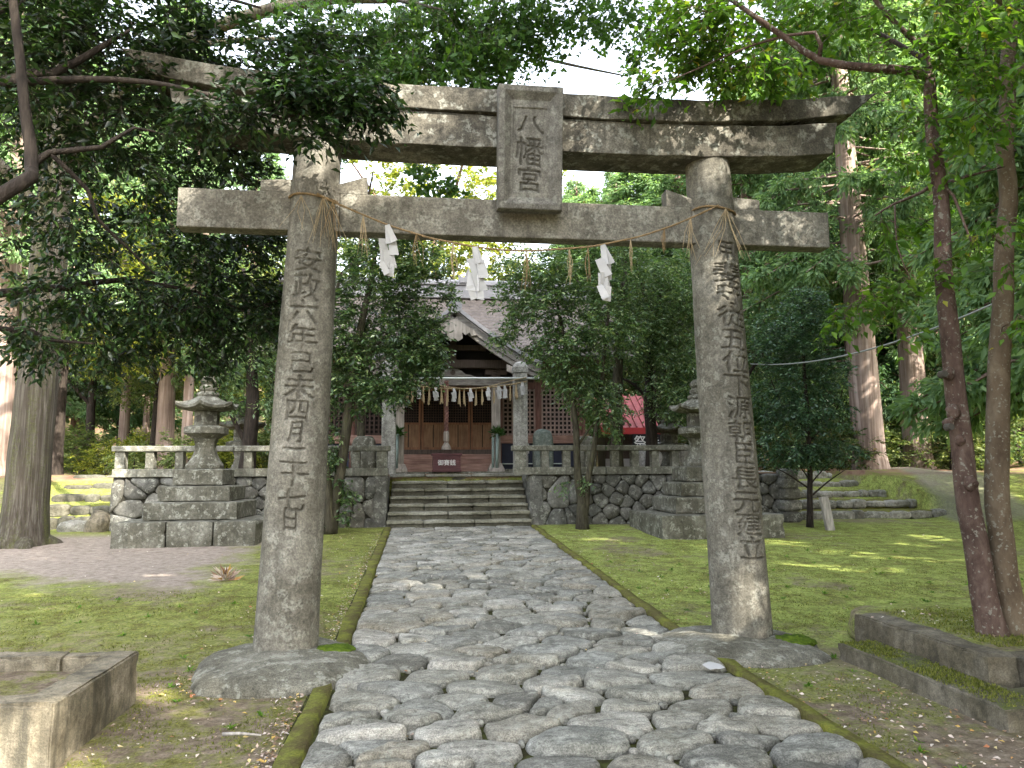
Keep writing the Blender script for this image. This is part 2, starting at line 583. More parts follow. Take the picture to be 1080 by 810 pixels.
def H(x, y):
    x = np.asarray(x, float)
    y = np.asarray(y, float)
    low = .04 * np.clip(y, 0, 9.6)
    up = 1.53
    in_t = (x > -7.36) & (x < 7.62)
    mid = np.abs(x + .03) < 1.72
    f_t = np.where(mid, smooth(11.3, 11.36, y), smooth(10.2, 10.26, y))
    f_l = np.where(x > -9.4, np.clip((y - 10.75) / 1.9, 0, 1) * .97, smooth(9.3, 13.2, y))
    f_r = np.where(x < 12.1, np.clip((y - 11.2) / 4.2, 0, 1) * .96, smooth(8.6, 14, y))
    f = np.where(in_t, f_t, np.where(x < 0, f_l, f_r))
    z = low * (1 - f) + up * f
    z = z + smooth(20, 60, y) * (y - 20) * .12
    z = z + smooth(17, 30, x) * (x - 17) * .30 * smooth(4, 22, y)
    z = z + smooth(16, 34, -x) * (-x - 16) * .12
    return z


def hz(x, y):
    return float(H(x, y))


def axis_lines(segs):
    out = []
    for a, b, d in segs:
        n = max(1, int(round((b - a) / d)))
        out.extend(np.linspace(a, b, n, endpoint=False))
    out.append(segs[-1][1])
    return np.array(sorted(set(np.round(out, 4))))


gx = axis_lines([(-160, -40, 12), (-40, -12, 2), (-12, -9.42, .5), (-9.42, -9.38, .04), (-9.38, -7.38, .25), (-7.38, -7.34, .04), (-7.34, -1.76, .16), (-1.76, -1.74, .02), (-1.74, 1.68, .16), (1.68, 1.70, .02),
                 (1.70, 7.60, .16), (7.60, 7.64, .04), (7.64, 12.08, .3), (12.08, 12.12, .04), (12.12, 20, .8), (20, 40, 2), (40, 160, 12)])
gy = axis_lines([(-60, -10, 6), (-10, -3, .5), (-3, 10.2, .13), (10.2, 10.26, .03), (10.26, 11.3, .15), (11.3, 11.36, .03), (11.36, 14.4, .2), (14.4, 40, 2), (40, 200, 12)])
GX, GY = np.meshgrid(gx, gy)
GZ = H(GX, GY)
wob = np.array([noise.noise(Vector((a * .9, b * .9, 3.3))) + .5 * noise.noise(Vector((a * 2.6, b * 2.6, 9))) for a, b in zip(GX.ravel(), GY.ravel())]).reshape(GX.shape)
GZ = GZ + wob * .018 * np.where((np.abs(GX) < 1.66), .2, 1) + wob * .14 * (smooth(13.5, 22, GY) + smooth(9, 15, np.abs(GX)))
nx, ny = len(gx), len(gy)
ii = np.arange(nx * ny).reshape(ny, nx)
F = np.stack([ii[:-1, :-1], ii[:-1, 1:], ii[1:, 1:], ii[1:, :-1]], -1).reshape(-1, 4)
t = NT('moss_lawn')
px_, py_, pz_ = t.sep(t.geo.outputs['Position'])
big = t.noise(.55, 5, .6)
med = t.noise(4.0, 7, .7)
fin = t.noise(38, 5, .75)
g = t.ramp(med, [(.28, (.07, .06, .024)), (.42, (.145, .155, .038)), (.54, (.19, .235, .056)), (.66, (.26, .285, .075)), (.78, (.34, .295, .115))])
g = t.mix(.8, g, t.ramp(fin, [(.34, .14), (.5, .5), (.64, .84)]), 'OVERLAY')
g = t.mix(.5, g, t.ramp(t.noise(13, 6, .75), [(.34, .22), (.5, .5), (.66, .78)]), 'OVERLAY')
g = t.mix(t.maprange(t.noise(120, 2, .5), .66, .70), g, (.36, .33, .22))
soil = t.ramp(t.noise(11, 7, .72), [(.3, (.075, .055, .038)), (.5, (.15, .118, .085)), (.7, (.25, .205, .16))])
soil = t.mix(.5, soil, t.ramp(t.noise(60, 4, .7), [(.3, .2), (.7, .8)]), 'OVERLAY')
sand = t.ramp(t.noise(9, 8, .75), [(.28, (.12, .096, .076)), (.5, (.235, .195, .16)), (.72, (.34, .29, .245))])
sand = t.mix(.5, sand, t.ramp(t.noise(70, 4, .7), [(.3, .25), (.7, .75)]), 'OVERLAY')
# worn bare spots, and the bare yard in front of the left lantern
bare = t.maprange(t.math('ADD', t.math('MULTIPLY', big, .75), t.math('MULTIPLY', t.noise(6, 6, .7), .35)), .585, .68)
nearm = t.maprange(t.math('ADD', py_, t.math('MULTIPLY', px_, .25)), 1.8, -1.2)
g = t.mix(t.math('MULTIPLY', t.maprange(px_, 1.0, -2.0), .45), g, t.mix(1.0, g, (.62, .52, .50), 'MULTIPLY'))  # lawn browner and darker leftwards: shade put into the colour
bare2 = t.maprange(t.math('ADD', med, t.math('MULTIPLY', nearm, .16)), .56, .70)
col = t.mix(t.math('MAXIMUM', t.math('MULTIPLY', bare, .8), t.math('MULTIPLY', bare2, nearm)), g, soil)
edge = t.math('MULTIPLY', t.math('SUBTRACT', t.noise(1.3, 6, .7), .5), 3.2)
ye = t.math('ADD', t.math('SUBTRACT', py_, edge), t.math('MULTIPLY', px_, .42))
sy = t.math('MULTIPLY', t.maprange(ye, 1.3, 2.1), t.maprange(t.math('ADD', px_, edge), -3.3, -4.1))
sy = t.math('MULTIPLY', sy, t.maprange(py_, 9.6, 8.7))
col = t.mix(sy, col, sand)
# the corner of trodden earth by the right front slab
c2 = t.math('MULTIPLY', t.maprange(t.math('ADD', py_, t.math('MULTIPLY', edge, .3)), -2.0, -2.5), t.maprange(px_, 1.6, 2.2))
col = t.mix(c2, col, soil)
# upper ground: trodden pale earth round the shrine, rusty needle litter under the cedars
upm = t.maprange(pz_, 1.38, 1.46)
wood = t.ramp(t.noise(1.6, 6, .7), [(.3, (.10, .055, .035)), (.48, (.20, .125, .085)), (.60, (.15, .16, .04)), (.75, (.11, .17, .035))])
col = t.mix(upm, col, wood)
lane = t.math('MULTIPLY', t.maprange(t.math('ABSOLUTE', t.math('SUBTRACT', t.math('SUBTRACT', px_, t.math('MULTIPLY', py_, .42)), 8.6)), 1.25, .95), t.maprange(py_, 8.8, 9.6))
col = t.mix(t.math('MULTIPLY', lane, .65), col, t.ramp(t.noise(14, 6, .7), [(.3, (.13, .12, .095)), (.7, (.235, .22, .19))]))
t.bump(t.math('ADD', t.math('MULTIPLY', med, .6), t.math('MULTIPLY', fin, .5)), .8, .03)
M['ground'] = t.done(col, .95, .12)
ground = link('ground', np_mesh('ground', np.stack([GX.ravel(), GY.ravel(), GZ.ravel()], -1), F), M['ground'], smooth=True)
tag(ground, kind='structure')


# ------------------------------------------------------------------ stone cells (path, walls)
def voronoi_cells(P, bounds):
    x0, x1, y0, y1 = bounds
    cells = []
    for i, p in enumerate(P):
        poly = [np.array(a) for a in ((x0, y0), (x1, y0), (x1, y1), (x0, y1))]
        d = ((P - p) ** 2).sum(1)
        for j in np.argsort(d)[1:22]:
            m, nrm = (P[j] + p) / 2, P[j] - p
            out = []
            for a in range(len(poly)):
                A, B = poly[a], poly[(a + 1) % len(poly)]
                da, db = np.dot(A - m, nrm), np.dot(B - m, nrm)
                if da <= 0:
                    out.append(A)
                if da * db < 0:
                    out.append(A + (B - A) * da / (da - db))
            poly = out
            if len(poly) < 3:
                break
        cells.append(poly if len(poly) >= 3 else None)
    return cells


def round_poly(poly, gap, iters=2, npts=24):
    c = np.mean(poly, 0)
    P = np.array(poly)
    # shrink towards the centre by about gap
    v = P - c
    L = np.linalg.norm(v, axis=1, keepdims=True)
    P = c + v * np.clip(1 - gap / np.maximum(L, 1e-4), .3, 1)  # joint width
    for _ in range(iters):
        Q = np.roll(P, -1, 0)
        P = np.stack([P * .80 + Q * .20, P * .20 + Q * .80], 1).reshape(-1, 2)
    # resample evenly
    Q = np.vstack([P, P[:1]])
    s = np.concatenate([[0], np.cumsum(np.linalg.norm(np.diff(Q, axis=0), axis=1))])
    u = np.linspace(0, s[-1], npts, endpoint=False)
    return np.stack([np.interp(u, s, Q[:, 0]), np.interp(u, s, Q[:, 1])], 1), c


def cell_stone(mb, poly, gap, height, place, seed, npts=22, rings=((1.0, -.04), (1.0, .1), (.94, .55), (.82, .86), (.55, 1.0), (.25, 1.02)), amp=.12, tilt=.12, iters=2, edge_amp=.05):
    """place(a, b, h) -> world point; a low dome over the outline, roughened, slightly tilted."""
    P, c = round_poly(poly, gap, iters, npts)
    size = np.sqrt(np.ptp(P[:, 0]) * np.ptp(P[:, 1]))
    P = c + (P - c) * (1 + edge_amp * np.array([[noise.noise(Vector((p[0] * 6, p[1] * 6, seed * .37)))] for p in P]))
    tx, ty = random.uniform(-tilt, tilt), random.uniform(-tilt, tilt)
    vs_ = []
    for k, (r, h) in enumerate(rings):
        for p in P:
            a = c + (p - c) * r
            nzv = noise.noise(Vector((a[0] * 5.5, a[1] * 8, seed * 1.7))) * amp + noise.noise(Vector((a[0] * 16, a[1] * 22, seed * 1.1))) * amp * .45
            hh = h * height + (nzv + tx * (a[0] - c[0]) / size + ty * (a[1] - c[1]) / size) * height * (2.0 if h > .4 else .6)
            vs_.append(place(a[0], a[1], hh))
    vs_.append(place(c[0], c[1], rings[-1][1] * height))
    n = npts
    fs = [(k * n + i, k * n + (i + 1) % n, (k + 1) * n + (i + 1) % n, (k + 1) * n + i) for k in range(len(rings) - 1) for i in range(n)]
    o = (len(rings) - 1) * n
    fs += [(o + i, o + (i + 1) % n, o + n) for i in range(n)]
    mb.add(vs_, fs)


# path: irregular field stones bedded in moss
PX0, PX1 = -1.50, 1.50
pts = []
y = -4.6
row = 0
while y < 9.7:
    dy = .30 if y < 1.5 else .27 if y < 4 else .25
    wv = .54 if y < 1.5 else .46
    off = (row % 2) * .5
    n = int(round((PX1 - PX0) / wv))
    for k in range(n + 1):
        x = PX0 + (k + off + random.uniform(-.33, .33)) * (PX1 - PX0) / n
        if PX0 + .08 < x < PX1 - .06:
            pts.append((x, y + random.uniform(-.28, .28) * dy))
            if random.random() < .22:
                pts.append((x + random.uniform(-.2, .2), y + random.uniform(.4, .6) * dy))
    y += dy * random.uniform(.88, 1.12)
    row += 1
P = np.array(pts)
S2 = np.array([1.0, 1.25])                         # a slight squeeze so stones run across the path
cells = voronoi_cells(P * S2, (PX0, PX1, -4.9 * 1.25, 9.55 * 1.25))
mb = MB()
for i, c in enumerate(cells):
    if c is None:
        continue
    c = [a / S2 for a in c]
    yy = P[i][1]
    near = yy < 1.5
    hgt = random.uniform(.06, .105) if near else random.uniform(.05, .085) if yy < 5 else random.uniform(.03, .05)
    cell_stone(mb, c, random.uniform(.006, .024) if near else random.uniform(.004, .015), hgt, lambda a, b, h: (a, b, .04 * max(0, b) * (b < 9.6) + .384 * (b >= 9.6) - (.02 if yy < 5 else .006) + h), i, 32 if near else 22,
               rings=((1.0, -.25), (1.0, .30), (.975, .62), (.92, .86), (.80, .97), (.52, 1.0), (.25, 1.0)), amp=.11, tilt=.17, edge_amp=.07, iters=1 if i % 3 else 2)
for i, c in enumerate(cells):                              # small packing stones in the joints
    if c is None or P[i][1] > 5:
        continue
    for a in c:
        if random.random() < .28 and abs(a[0]) < 1.45:
            w_ = random.uniform(.018, .045)
            yy = a[1] / 1.25
            mb.rock((a[0], yy, .04 * max(0, yy) + .02), (w_, w_ * random.uniform(.6, .9), .022), i, n=4, k=2.6, amp=.15, rotz=random.uniform(0, 3))
paths = mb.build('path', M['paver'], smooth=True)
tag(paths, kind='structure')
# bed between the stones
t = NT('path_bed')
f = t.noise(7, 7, .7)
col = t.ramp(f, [(.3, (.018, .015, .010)), (.48, (.032, .030, .013)), (.6, (.06, .068, .018)), (.8, (.08, .065, .045))])
t.bump(t.noise(40, 5, .7), .8, .02)
M['bed'] = t.done(col, .95, .1)
bed = MB()
for k in range(30):
    y0, y1 = -5 + k * .5, -5 + (k + 1) * .5
    z0, z1 = .04 * max(0, y0) + .006, .04 * max(0, y1) + .006
    if y1 > 9.6:
        continue
    bed.add([(-1.66, y0, z0), (1.66, y0, z0), (1.66, y1, z1), (-1.66, y1, z1)], [(0, 1, 2, 3)])
tag(bed.build('path_bed', M['bed']), kind='structure')
# mossy kerb strips either side
t = NT('kerb_moss')
col = t.ramp(t.noise(5, 7, .7), [(.3, (.075, .055, .03)), (.46, (.10, .095, .03)), (.58, (.14, .15, .03)), (.75, (.23, .22, .04))])
col = t.mix(.5, col, t.ramp(t.noise(55, 4, .7), [(.3, .2), (.7, .8)]), 'OVERLAY')
t.bump(t.noise(45, 5, .7), .9, .02)
M['kerb'] = t.done(col, .95, .1)
for s, wd in ((-1, .17), (1, .15)):
    mb = MB()
    n = 150
    vs_ = []
    for k in range(n + 1):
        y = -4.8 + 14.3 * k / n
        e = noise.noise(Vector((y * 1.5, s * 5, 0))) * .03
        zz = .04 * max(0, y)
        xi = s * (1.49 + e * .6)
        xo = s * (1.49 + wd + noise.noise(Vector((y * 1.1, s * 9, 4))) * .04)
        hh = .05 + noise.noise(Vector((y * 2.5, s, 7))) * .014
        vs_ += [(xi, y, zz - .02), (xi + s * .02, y, zz + hh), (xo - s * .03, y, zz + hh * .9), (xo, y, zz - .02)]
    fs = []
    for k in range(n):
        for j in range(3):
            q4 = (k * 4 + j, k * 4 + j + 1, k * 4 + j + 5, k * 4 + j + 4)
            fs.append(q4 if s < 0 else q4[::-1])
    mb.add(vs_, fs)
    tag(mb.build('kerb', M['kerb'], smooth=True), kind='structure')


# ------------------------------------------------------------------ carved writing
GLY = {}


def glyph(ch, n=72):
    if ch in GLY:
        return GLY[ch]
    cu = bpy.data.curves.new('glyph', 'FONT')
    cu.body = ch
    cu.size = 1
    cu.resolution_u = 4
    ob = bpy.data.objects.new('glyph', cu)
    COL.objects.link(ob)
    dg = bpy.context.evaluated_depsgraph_get()
    me = ob.evaluated_get(dg).to_mesh()
    me.calc_loop_triangles()
    V = np.array([v.co[:2] for v in me.vertices])
    T = [tuple(a.vertices) for a in me.loop_triangles]
    g = np.zeros((n, n), bool)
    xs = (np.arange(n) + .5) / n
    X, Y = np.meshgrid(xs, xs - .12)
    for a, b, c in T:
        A, B, C_ = V[a], V[b], V[c]

        def e(P_, Q_):
            return (Q_[0] - P_[0]) * (Y - P_[1]) - (Q_[1] - P_[1]) * (X - P_[0])
        e1, e2, e3 = e(A, B), e(B, C_), e(C_, A)
        g |= ((e1 >= 0) & (e2 >= 0) & (e3 >= 0)) | ((e1 <= 0) & (e2 <= 0) & (e3 <= 0))
    bpy.data.objects.remove(ob)
    bpy.data.curves.remove(cu)
    g = g.astype(float)
    b = g.copy()
    for _ in range(2):
        for ax in (0, 1):
            b = (b + np.roll(b, 1, ax) + np.roll(b, -1, ax)) / 3
    GLY[ch] = b
    return b


def sample_text(text, u, v, centers, w, h):
    """carve depth 0..1 at metric positions (u across, v up) for characters centred at centers."""
    out = np.zeros_like(u)
    for ch, (cu_, cv, sw, sh) in zip(text, centers):
        q_ = ord(ch)
        cu_, cv, sw, sh = cu_ + ((q_ * 7) % 11 - 5) * .0015, cv + ((q_ * 5) % 9 - 4) * .0018, sw * (1 + ((q_ * 3) % 7 - 3) * .02), sh * (1 + ((q_ * 11) % 7 - 3) * .018)
        a = (u - cu_) / (w * sw)
        b = (v - cv) / (h * sh)
        ph = ord(ch) % 17
        a, b = a + .016 * np.sin(b * 8 + ph) + .010 * np.sin(a * 12 + ph * 2), b + (.04 + .012 * (ord(ch) % 6)) * a + .014 * np.sin(a * 8 + ph)   # cut by hand, not set in type
        nb = (np.abs(a) < .6) & (np.abs(b) < .6)
        wob_ = np.zeros(a.shape + (2,))
        if nb.any():
            wob_[nb] = [noise.noise_vector(Vector((x_ * 34, y_ * 34, q_ % 13)))[:2] for x_, y_ in zip(u[nb], v[nb])]
        a, b = a + .5 + wob_[..., 0] * .024, b + .5 + wob_[..., 1] * .024
        m = (a > 0) & (a < 1) & (b > 0) & (b < 1)
        if not m.any():
            continue
        g = glyph(ch)
        n = g.shape[0]
        i = np.clip((b[m] * n).astype(int), 0, n - 1)
        j = np.clip((a[m] * n).astype(int), 0, n - 1)
        out[m] = np.maximum(out[m], g[i, j])
    return out


def set_dirt(me, vals):
    a = me.attributes.new('dirt', 'FLOAT', 'POINT')
    a.data.foreach_set('value', np.ascontiguousarray(vals, dtype=np.float32))


# ------------------------------------------------------------------ the torii gate
gate = thing('torii_gate', (0, 0, 0), 'large weathered grey stone torii gate with carved pillars standing over the cobbled path', 'gate')
SB, ST, ZB, ZT, RB, RT = 1.985, 1.826, .11, 4.47, .262, .207


def pillar(s, text, centers, w, h, face):
    nf, nb = 130, 22
    half = R(62)
    th = np.concatenate([np.linspace(-half, half, nf), np.linspace(half, 2 * math.pi - half, nb + 2)[1:-1]])
    zs = np.concatenate([np.linspace(0, .5, 20)[:-1], np.linspace(.5, 3.75, 640), np.linspace(3.75, ZT - ZB + .1, 24)[1:]])
    TH, Z = np.meshgrid(th, zs)
    fr = Z / (ZT - ZB)
    rad = RB + (RT - RB) * fr
    dep = sample_text(text, TH * rad, Z + ZB, centers, w, h)
    dep = np.clip(dep * 1.25, 0, 1)
    wear = np.array([noise.noise(Vector((a * 5 + s * 7, z * 5, 1))) for a, z in zip(TH.ravel(), Z.ravel())]).reshape(TH.shape)
    dep = dep * np.clip(.95 + wear * .8, .5, 1)
    wobv = np.array([noise.noise(Vector((math.cos(a) * 1.2 + s * 4, math.sin(a) * 1.2, z * 1.1))) * .006 + noise.noise(Vector((math.cos(a) * 5, math.sin(a) * 5, z * 4 + s))) * .0022 for a, z in zip(TH.ravel()[::1], Z.ravel())]).reshape(TH.shape)
    rr = rad + wobv - dep * .019
    ang = TH + face - math.pi / 2
    cx = s * (SB + (ST - SB) * fr)
    V = np.stack([cx + rr * np.cos(ang), rr * np.sin(ang), Z + ZB], -1).reshape(-1, 3)
    n = len(th)
    m = len(zs)
    idx = np.arange(n * m).reshape(m, n)
    nxt = np.roll(idx, -1, 1)
    F_ = np.stack([idx[:-1], nxt[:-1], nxt[1:], idx[1:]], -1).reshape(-1, 4)
    me = np_mesh('pillar', V, F_)
    set_dirt(me, dep.ravel())
    ob = link('pillar', me, M['torii'], gate, smooth=True)
    return ob


left_text = '安政六年己未四月二十七日'
zc = [3.37, 3.135, 2.92, 2.70, 2.48, 2.275, 2.075, 1.90, 1.71, 1.54, 1.345, 1.185]
cl = [(-.0 - .0 * i, z, sw, sh) for i, (z, sw, sh) in enumerate(zip(zc, [1, 1, 1, 1.0, .9, 1.05, .85, .62, .95, 1.0, 1, .62], [.95, .95, .9, .95, .85, .9, .8, .85, .8, .8, .85, .85]))]
pil_l = pillar(-1, left_text, cl, .27, .25, R(1))
right_text = '甲斐守従五位下源朝臣長元建立'
zc = [3.57 - i * .2075 for i in range(14)]
cr = [(.0, z, sw, 1.0) for z, sw in zip(zc, [.8, 1.1, 1.1, 1.1, 1.1, 1.1, 1.1, 1.0, 1.05, .85, 1.1, 1.1, 1.05, 1.05])]
pil_r = pillar(1, right_text, cr, .285, .215, R(13))

# lower tie beam
mb = MB()
for x0, x1 in ((-2.99, -1.62), (-1.618, 1.618), (1.62, 2.99)):
    mb.box(x0, x1, -.09, .09, 3.67, 4.02)
mb.build('tie_beam', M['torii_beam'], gate, bevel=.012)
# wedges
for s in (-1, 1):
    xp = s * 1.845
    for dirn in (-1, 1):
        xa = xp + dirn * .17
        xb = xp + dirn * .46
        mb = MB()
        sl = (.085, .165) if dirn == -s else (.13, .05)
        z0 = 4.022
        if dirn == -s:
            poly = [(xa, z0), (xb, z0), (xb, z0 + .17), (xa, z0 + .075)]
        else:
            poly = [(xa, z0), (xb, z0), (xb, z0 + .10), (xa, z0 + .12)]
        if (poly[1][0] - poly[0][0]) < 0:
            poly = poly[::-1]
        mb.prism(poly, -.075, .075)
        mb.build('wedge', M['torii_beam'], gate, bevel=.006)


def curved_beam(zb, zt, L, yf, slant, up, name, mat, seed, ztaper=0.0, yflare=0.0):
    """upturned stone beam: profile sampled along x; ends slant outwards."""
    n = 64
    m = 7
    V = []
    for i in range(n + 1):
        u = -1 + 2 * i / n
        lift = up * max(0, abs(u) - .30) ** 2.1 / .7 ** 2.1
        ring = []
        for (cy_, cz) in ((-1, 0), (-1, .33), (-1, .66), (-1, 1), (-.33, 1.04), (.33, 1.04), (1, 1), (1, .66), (1, .33), (1, 0), (.33, 0), (-.33, 0)):
            x = u * (L + slant * cz)
            zl = zb + lift * (1 - .0 * cz)
            zh = zt + lift * 1.06
            z = zl + (zh - zl) * cz
            yy = cy_ * (yf + yflare * cz)
            nz_ = noise.noise(Vector((x * 2.2, yy * 4 + seed, z * 4))) * .010 + noise.noise(Vector((x * 8, yy * 9 + seed, z * 9))) * .005
            p = Vector((x, yy - (nz_ if cy_ < 0 else -nz_) * (abs(cy_) == 1), z + nz_ * (cz in (0, 1) or cz > 1)))
            ring.append(p)
        V.append(ring)
    k = 12
    mb = MB()
    vs_ = [p for r in V for p in r]
    fs = [(i * k + (j + 1) % k, i * k + j, (i + 1) * k + j, (i + 1) * k + (j + 1) % k) for i in range(n) for j in range(k)]
    fs.append(tuple(range(k)))
    fs.append(tuple(n * k + j for j in range(k))[::-1])
    mb.add(vs_, fs)
    return mb.build(name, mat, gate, bevel=.008)


curved_beam(4.455, 4.765, 3.00, .215, .06, .10, 'lintel_beam', M['kasagi'], 1)
curved_beam(4.772, 4.985, 3.19, .255, .27, .175, 'top_beam', M['kasagi'], 2, yflare=.015)
# name plaque, leaning forward
PW, PH = .58, 1.10
nxp, nyp = 120, 230
U, Vv = np.meshgrid(np.linspace(-PW / 2, PW / 2, nxp), np.linspace(0, PH, nyp))
du = np.minimum(PW / 2 - np.abs(U), np.minimum(Vv, PH - Vv))
hgt = np.where(du < .012, -.008 * (1 - du / .012), 0)
hgt = np.where(du < 1e-6, -.084, hgt)
slope = np.clip((du - .055) / .065, 0, 1)                # sloping inner reveal
hgt = hgt - slope * .05
inner = (np.abs(U) < .150) & (Vv > .165) & (Vv < PH - .185)
hgt = np.where(inner, hgt - .012, hgt)
frame_line = (np.abs(np.abs(U) - .128) < .006) & (Vv > .185) & (Vv < PH - .205)
cdep = sample_text('八幡宮', U, Vv, [(.0, .775, 1.0, .75), (.0, .525, 1.02, 1.12), (.0, .275, .95, .95)], .25, .25)
hgt = hgt - np.clip(cdep * 1.3, 0, 1) * .014 - frame_line * .004
hgt = hgt + rng.normal(0, .0009, hgt.shape)
V = np.stack([U, -.09 - hgt, Vv], -1).reshape(-1, 3)
idx = np.arange(nxp * nyp).reshape(nyp, nxp)
F_ = np.stack([idx[:-1, :-1], idx[:-1, 1:], idx[1:, 1:], idx[1:, :-1]], -1).reshape(-1, 4)
me = np_mesh('plaque', V, F_)
set_dirt(me, np.clip(np.clip(cdep * 1.3, 0, 1) + .0 * slope, 0, 1).ravel())
plq = link('plaque', me, M['plaque'], None, smooth=True)
pb = MB()
pb.box(-PW / 2 + .001, PW / 2 - .001, -.008, .06, .001, PH - .001)
pbk = pb.build('plaque_back', M['plaque'], None)
Mp = Matrix.Translation((.055, -.22, 3.865)) @ Matrix.Rotation(R(7.5), 4, 'X')
for o in (plq,):
    o.data.transform(Mp)
    o.parent = gate
pbk.data.transform(Mp)
pbk.parent = plq
# boulders the pillars stand in
for s, c, sz, sd, rz in ((-1, (-1.97, -.22, -.02), (.66, .78, .17), 3, .25), (1, (1.90, -.08, -.04), (.72, .66, .17), 8, -.3)):
    mb = MB()
    mb.rock(c, sz, sd, n=16, k=2.6, amp=.11, rotz=rz, freq=1.7)
    # a cushion of moss lies on it
    b = mb.build('base_stone', M['boulder'], gate, smooth=True)
    mm = MB()
    if s < 0:
        mm.rock((-1.58, -.12, .105), (.17, .15, .05), 5, n=10, k=2.2, amp=.25, freq=2.4)
    else:
        mm.rock((2.30, -.28, .085), (.20, .15, .055), 6, n=10, k=2.2, amp=.25, freq=2.4)
    t = M.get('moss_pad')
    if t is None:
        nt = NT('moss_cushion')
        cc = nt.ramp(nt.noise(18, 6, .7), [(.3, (.03, .055, .008)), (.5, (.075, .12, .012)), (.7, (.13, .18, .02))])
        nt.bump(nt.noise(70, 5, .75), 1.0, .02)
        M['moss_pad'] = nt.done(cc, .95, .1)
    mm.build('moss_cushion', M['moss_pad'], b, smooth=True)


# ------------------------------------------------------------------ straw rope with paper streamers
def rope_mesh(mb, pts, r, turns_per_m=14, strands=2):
    pts = [Vector(p) for p in pts]
    n = len(pts)
    s = 0
    for st in range(strands):
        out = []
        s = 0
        for i, p in enumerate(pts):
            if i:
                s += (p - pts[i - 1]).length
            tdir = (pts[min(i + 1, n - 1)] - pts[max(i - 1, 0)]).normalized()
            a = tdir.cross(Vector((0, 1, .2))).normalized()
            b = tdir.cross(a)
            ph = 2 * math.pi * (turns_per_m * s + st / strands)
            out.append(p + (a * math.cos(ph) + b * math.sin(ph)) * r * .55)
        mb.tube(out, r * .62, 5)


def sag(a, b, d, n):
    a, b = Vector(a), Vector(b)
    return [a.lerp(b, i / n) + Vector((0, 0, -d * 4 * (i / n) * (1 - i / n))) for i in range(n + 1)]


def streamer(mb, top, w, seg, seed, yaw=0.0):
    """folded zigzag paper, doubled, with the thickness of paper."""
    r_ = random.Random(seed)
    th = .0025
    for layer, (dy, ss) in enumerate(((0, 1), (-.012, -1))):
        x, z = 0.0, 0.0
        for k, (ww, hh) in enumerate(seg):
            sh = ss * w * .42 * (1 if k % 2 else -.2) * (k > 0)
            ang = r_.uniform(-.5, .5)
            tl = r_.uniform(-.16, .16)
            Mx = Matrix.Translation(Vector(top) + Vector((x + sh, dy - .006 * k, z))) @ Matrix.Rotation(yaw + ang, 4, 'Z') @ Matrix.Rotation(tl + ss * .12, 4, 'Y') @ Matrix.Rotation(r_.uniform(-.2, .2), 4, 'X')
            poly = [(-ww / 2, 0), (ww / 2, 0), (ww / 2 + hh * .22, -hh), (-ww / 2 + hh * .10, -hh * 1.06)]
            mb.prism(poly[::-1], -th / 2, th / 2, 'y', Mx)
            z -= hh * .74


def tassel(mb, top, L, n, seed, spread=.12):
    r_ = random.Random(seed)
    for k in range(n):
        a = Vector((r_.gauss(0, spread) * L, r_.gauss(0, spread * .6) * L, -L * r_.uniform(.7, 1.05)))
        mid = a * .5 + Vector((r_.gauss(0, .02), r_.gauss(0, .02), 0))
        mb.tube([top, Vector(top) + mid * .9, Vector(top) + a], [.0028, .0024, .0012], 4)


rope = thing('straw_rope', (0, -.3, 3.6), 'thin twisted straw rope sagging between the two torii pillars with white paper streamers', 'rope')
mb = MB()
rl, rr_ = (-1.80, -.235, 3.955), (1.82, -.235, 3.99)
RP = sag(rl, rr_, .47, 190)
RP = [p + Vector((noise.noise(p * 2.1) * .012, noise.noise(p * 1.3 + Vector((4, 4, 4))) * .02, noise.noise(p * 3.3) * .012)) for p in RP]
rope_mesh(mb, RP, .0105, 20)
for s, px in ((-1, -1.846), (1, 1.842)):                # wound round each pillar
    ring = [(px + .226 * math.cos(a), .226 * math.sin(a), 3.95 + (.03 if s > 0 else 0) + .018 * math.sin(a * 2)) for a in np.linspace(0, 2 * math.pi, 60)]
    rope_mesh(mb, ring, .012, 16)
mb.build('cord', M['straw'], rope, smooth=True)


def rope_at(x):
    return min(RP, key=lambda p: abs(p.x - x))


for i, (x, ww, seg) in enumerate(((-1.19, .10, [(.04, .17), (.065, .14), (.095, .15), (.05, .11)]), (-.43, .11, [(.05, .15), (.075, .17), (.10, .16), (.05, .12)]), (.72, .10, [(.04, .18), (.07, .17), (.08, .16), (.055, .13)]))):
    mb = MB()
    p = rope_at(x)
    streamer(mb, (p.x, p.y - .012, p.z - .008), ww, seg, 30 + i)
    mb.build('paper_streamer', M['paper'], rope)
for i, (x, L, n, sp) in enumerate(((-1.66, .40, 9, .12), (-1.40, .36, 8, .09), (-.95, .34, 5, .08), (-.62, .34, 8, .07), (.03, .36, 8, .07), (.42, .34, 6, .10), (.58, .33, 5, .07), (.98, .30, 5, .08), (1.30, .26, 6, .10), (1.55, .42, 8, .10))):
    mb = MB()
    p = rope_at(x)
    tassel(mb, p, L, n, i, sp)
    mb.build('straw_tassel', M['straw_pale' if i % 2 else 'straw'], rope)
for i, (c, L, n, sp) in enumerate((((-1.74, -.232, 3.94), .46, 10, .22), ((1.90, -.222, 3.97), .52, 14, .22), ((-1.93, -.212, 3.94), .34, 6, .3))):
    mb = MB()
    tassel(mb, c, L, n, 50 + i, sp)
    mb.build('straw_tassel', M['straw_pale'], rope)


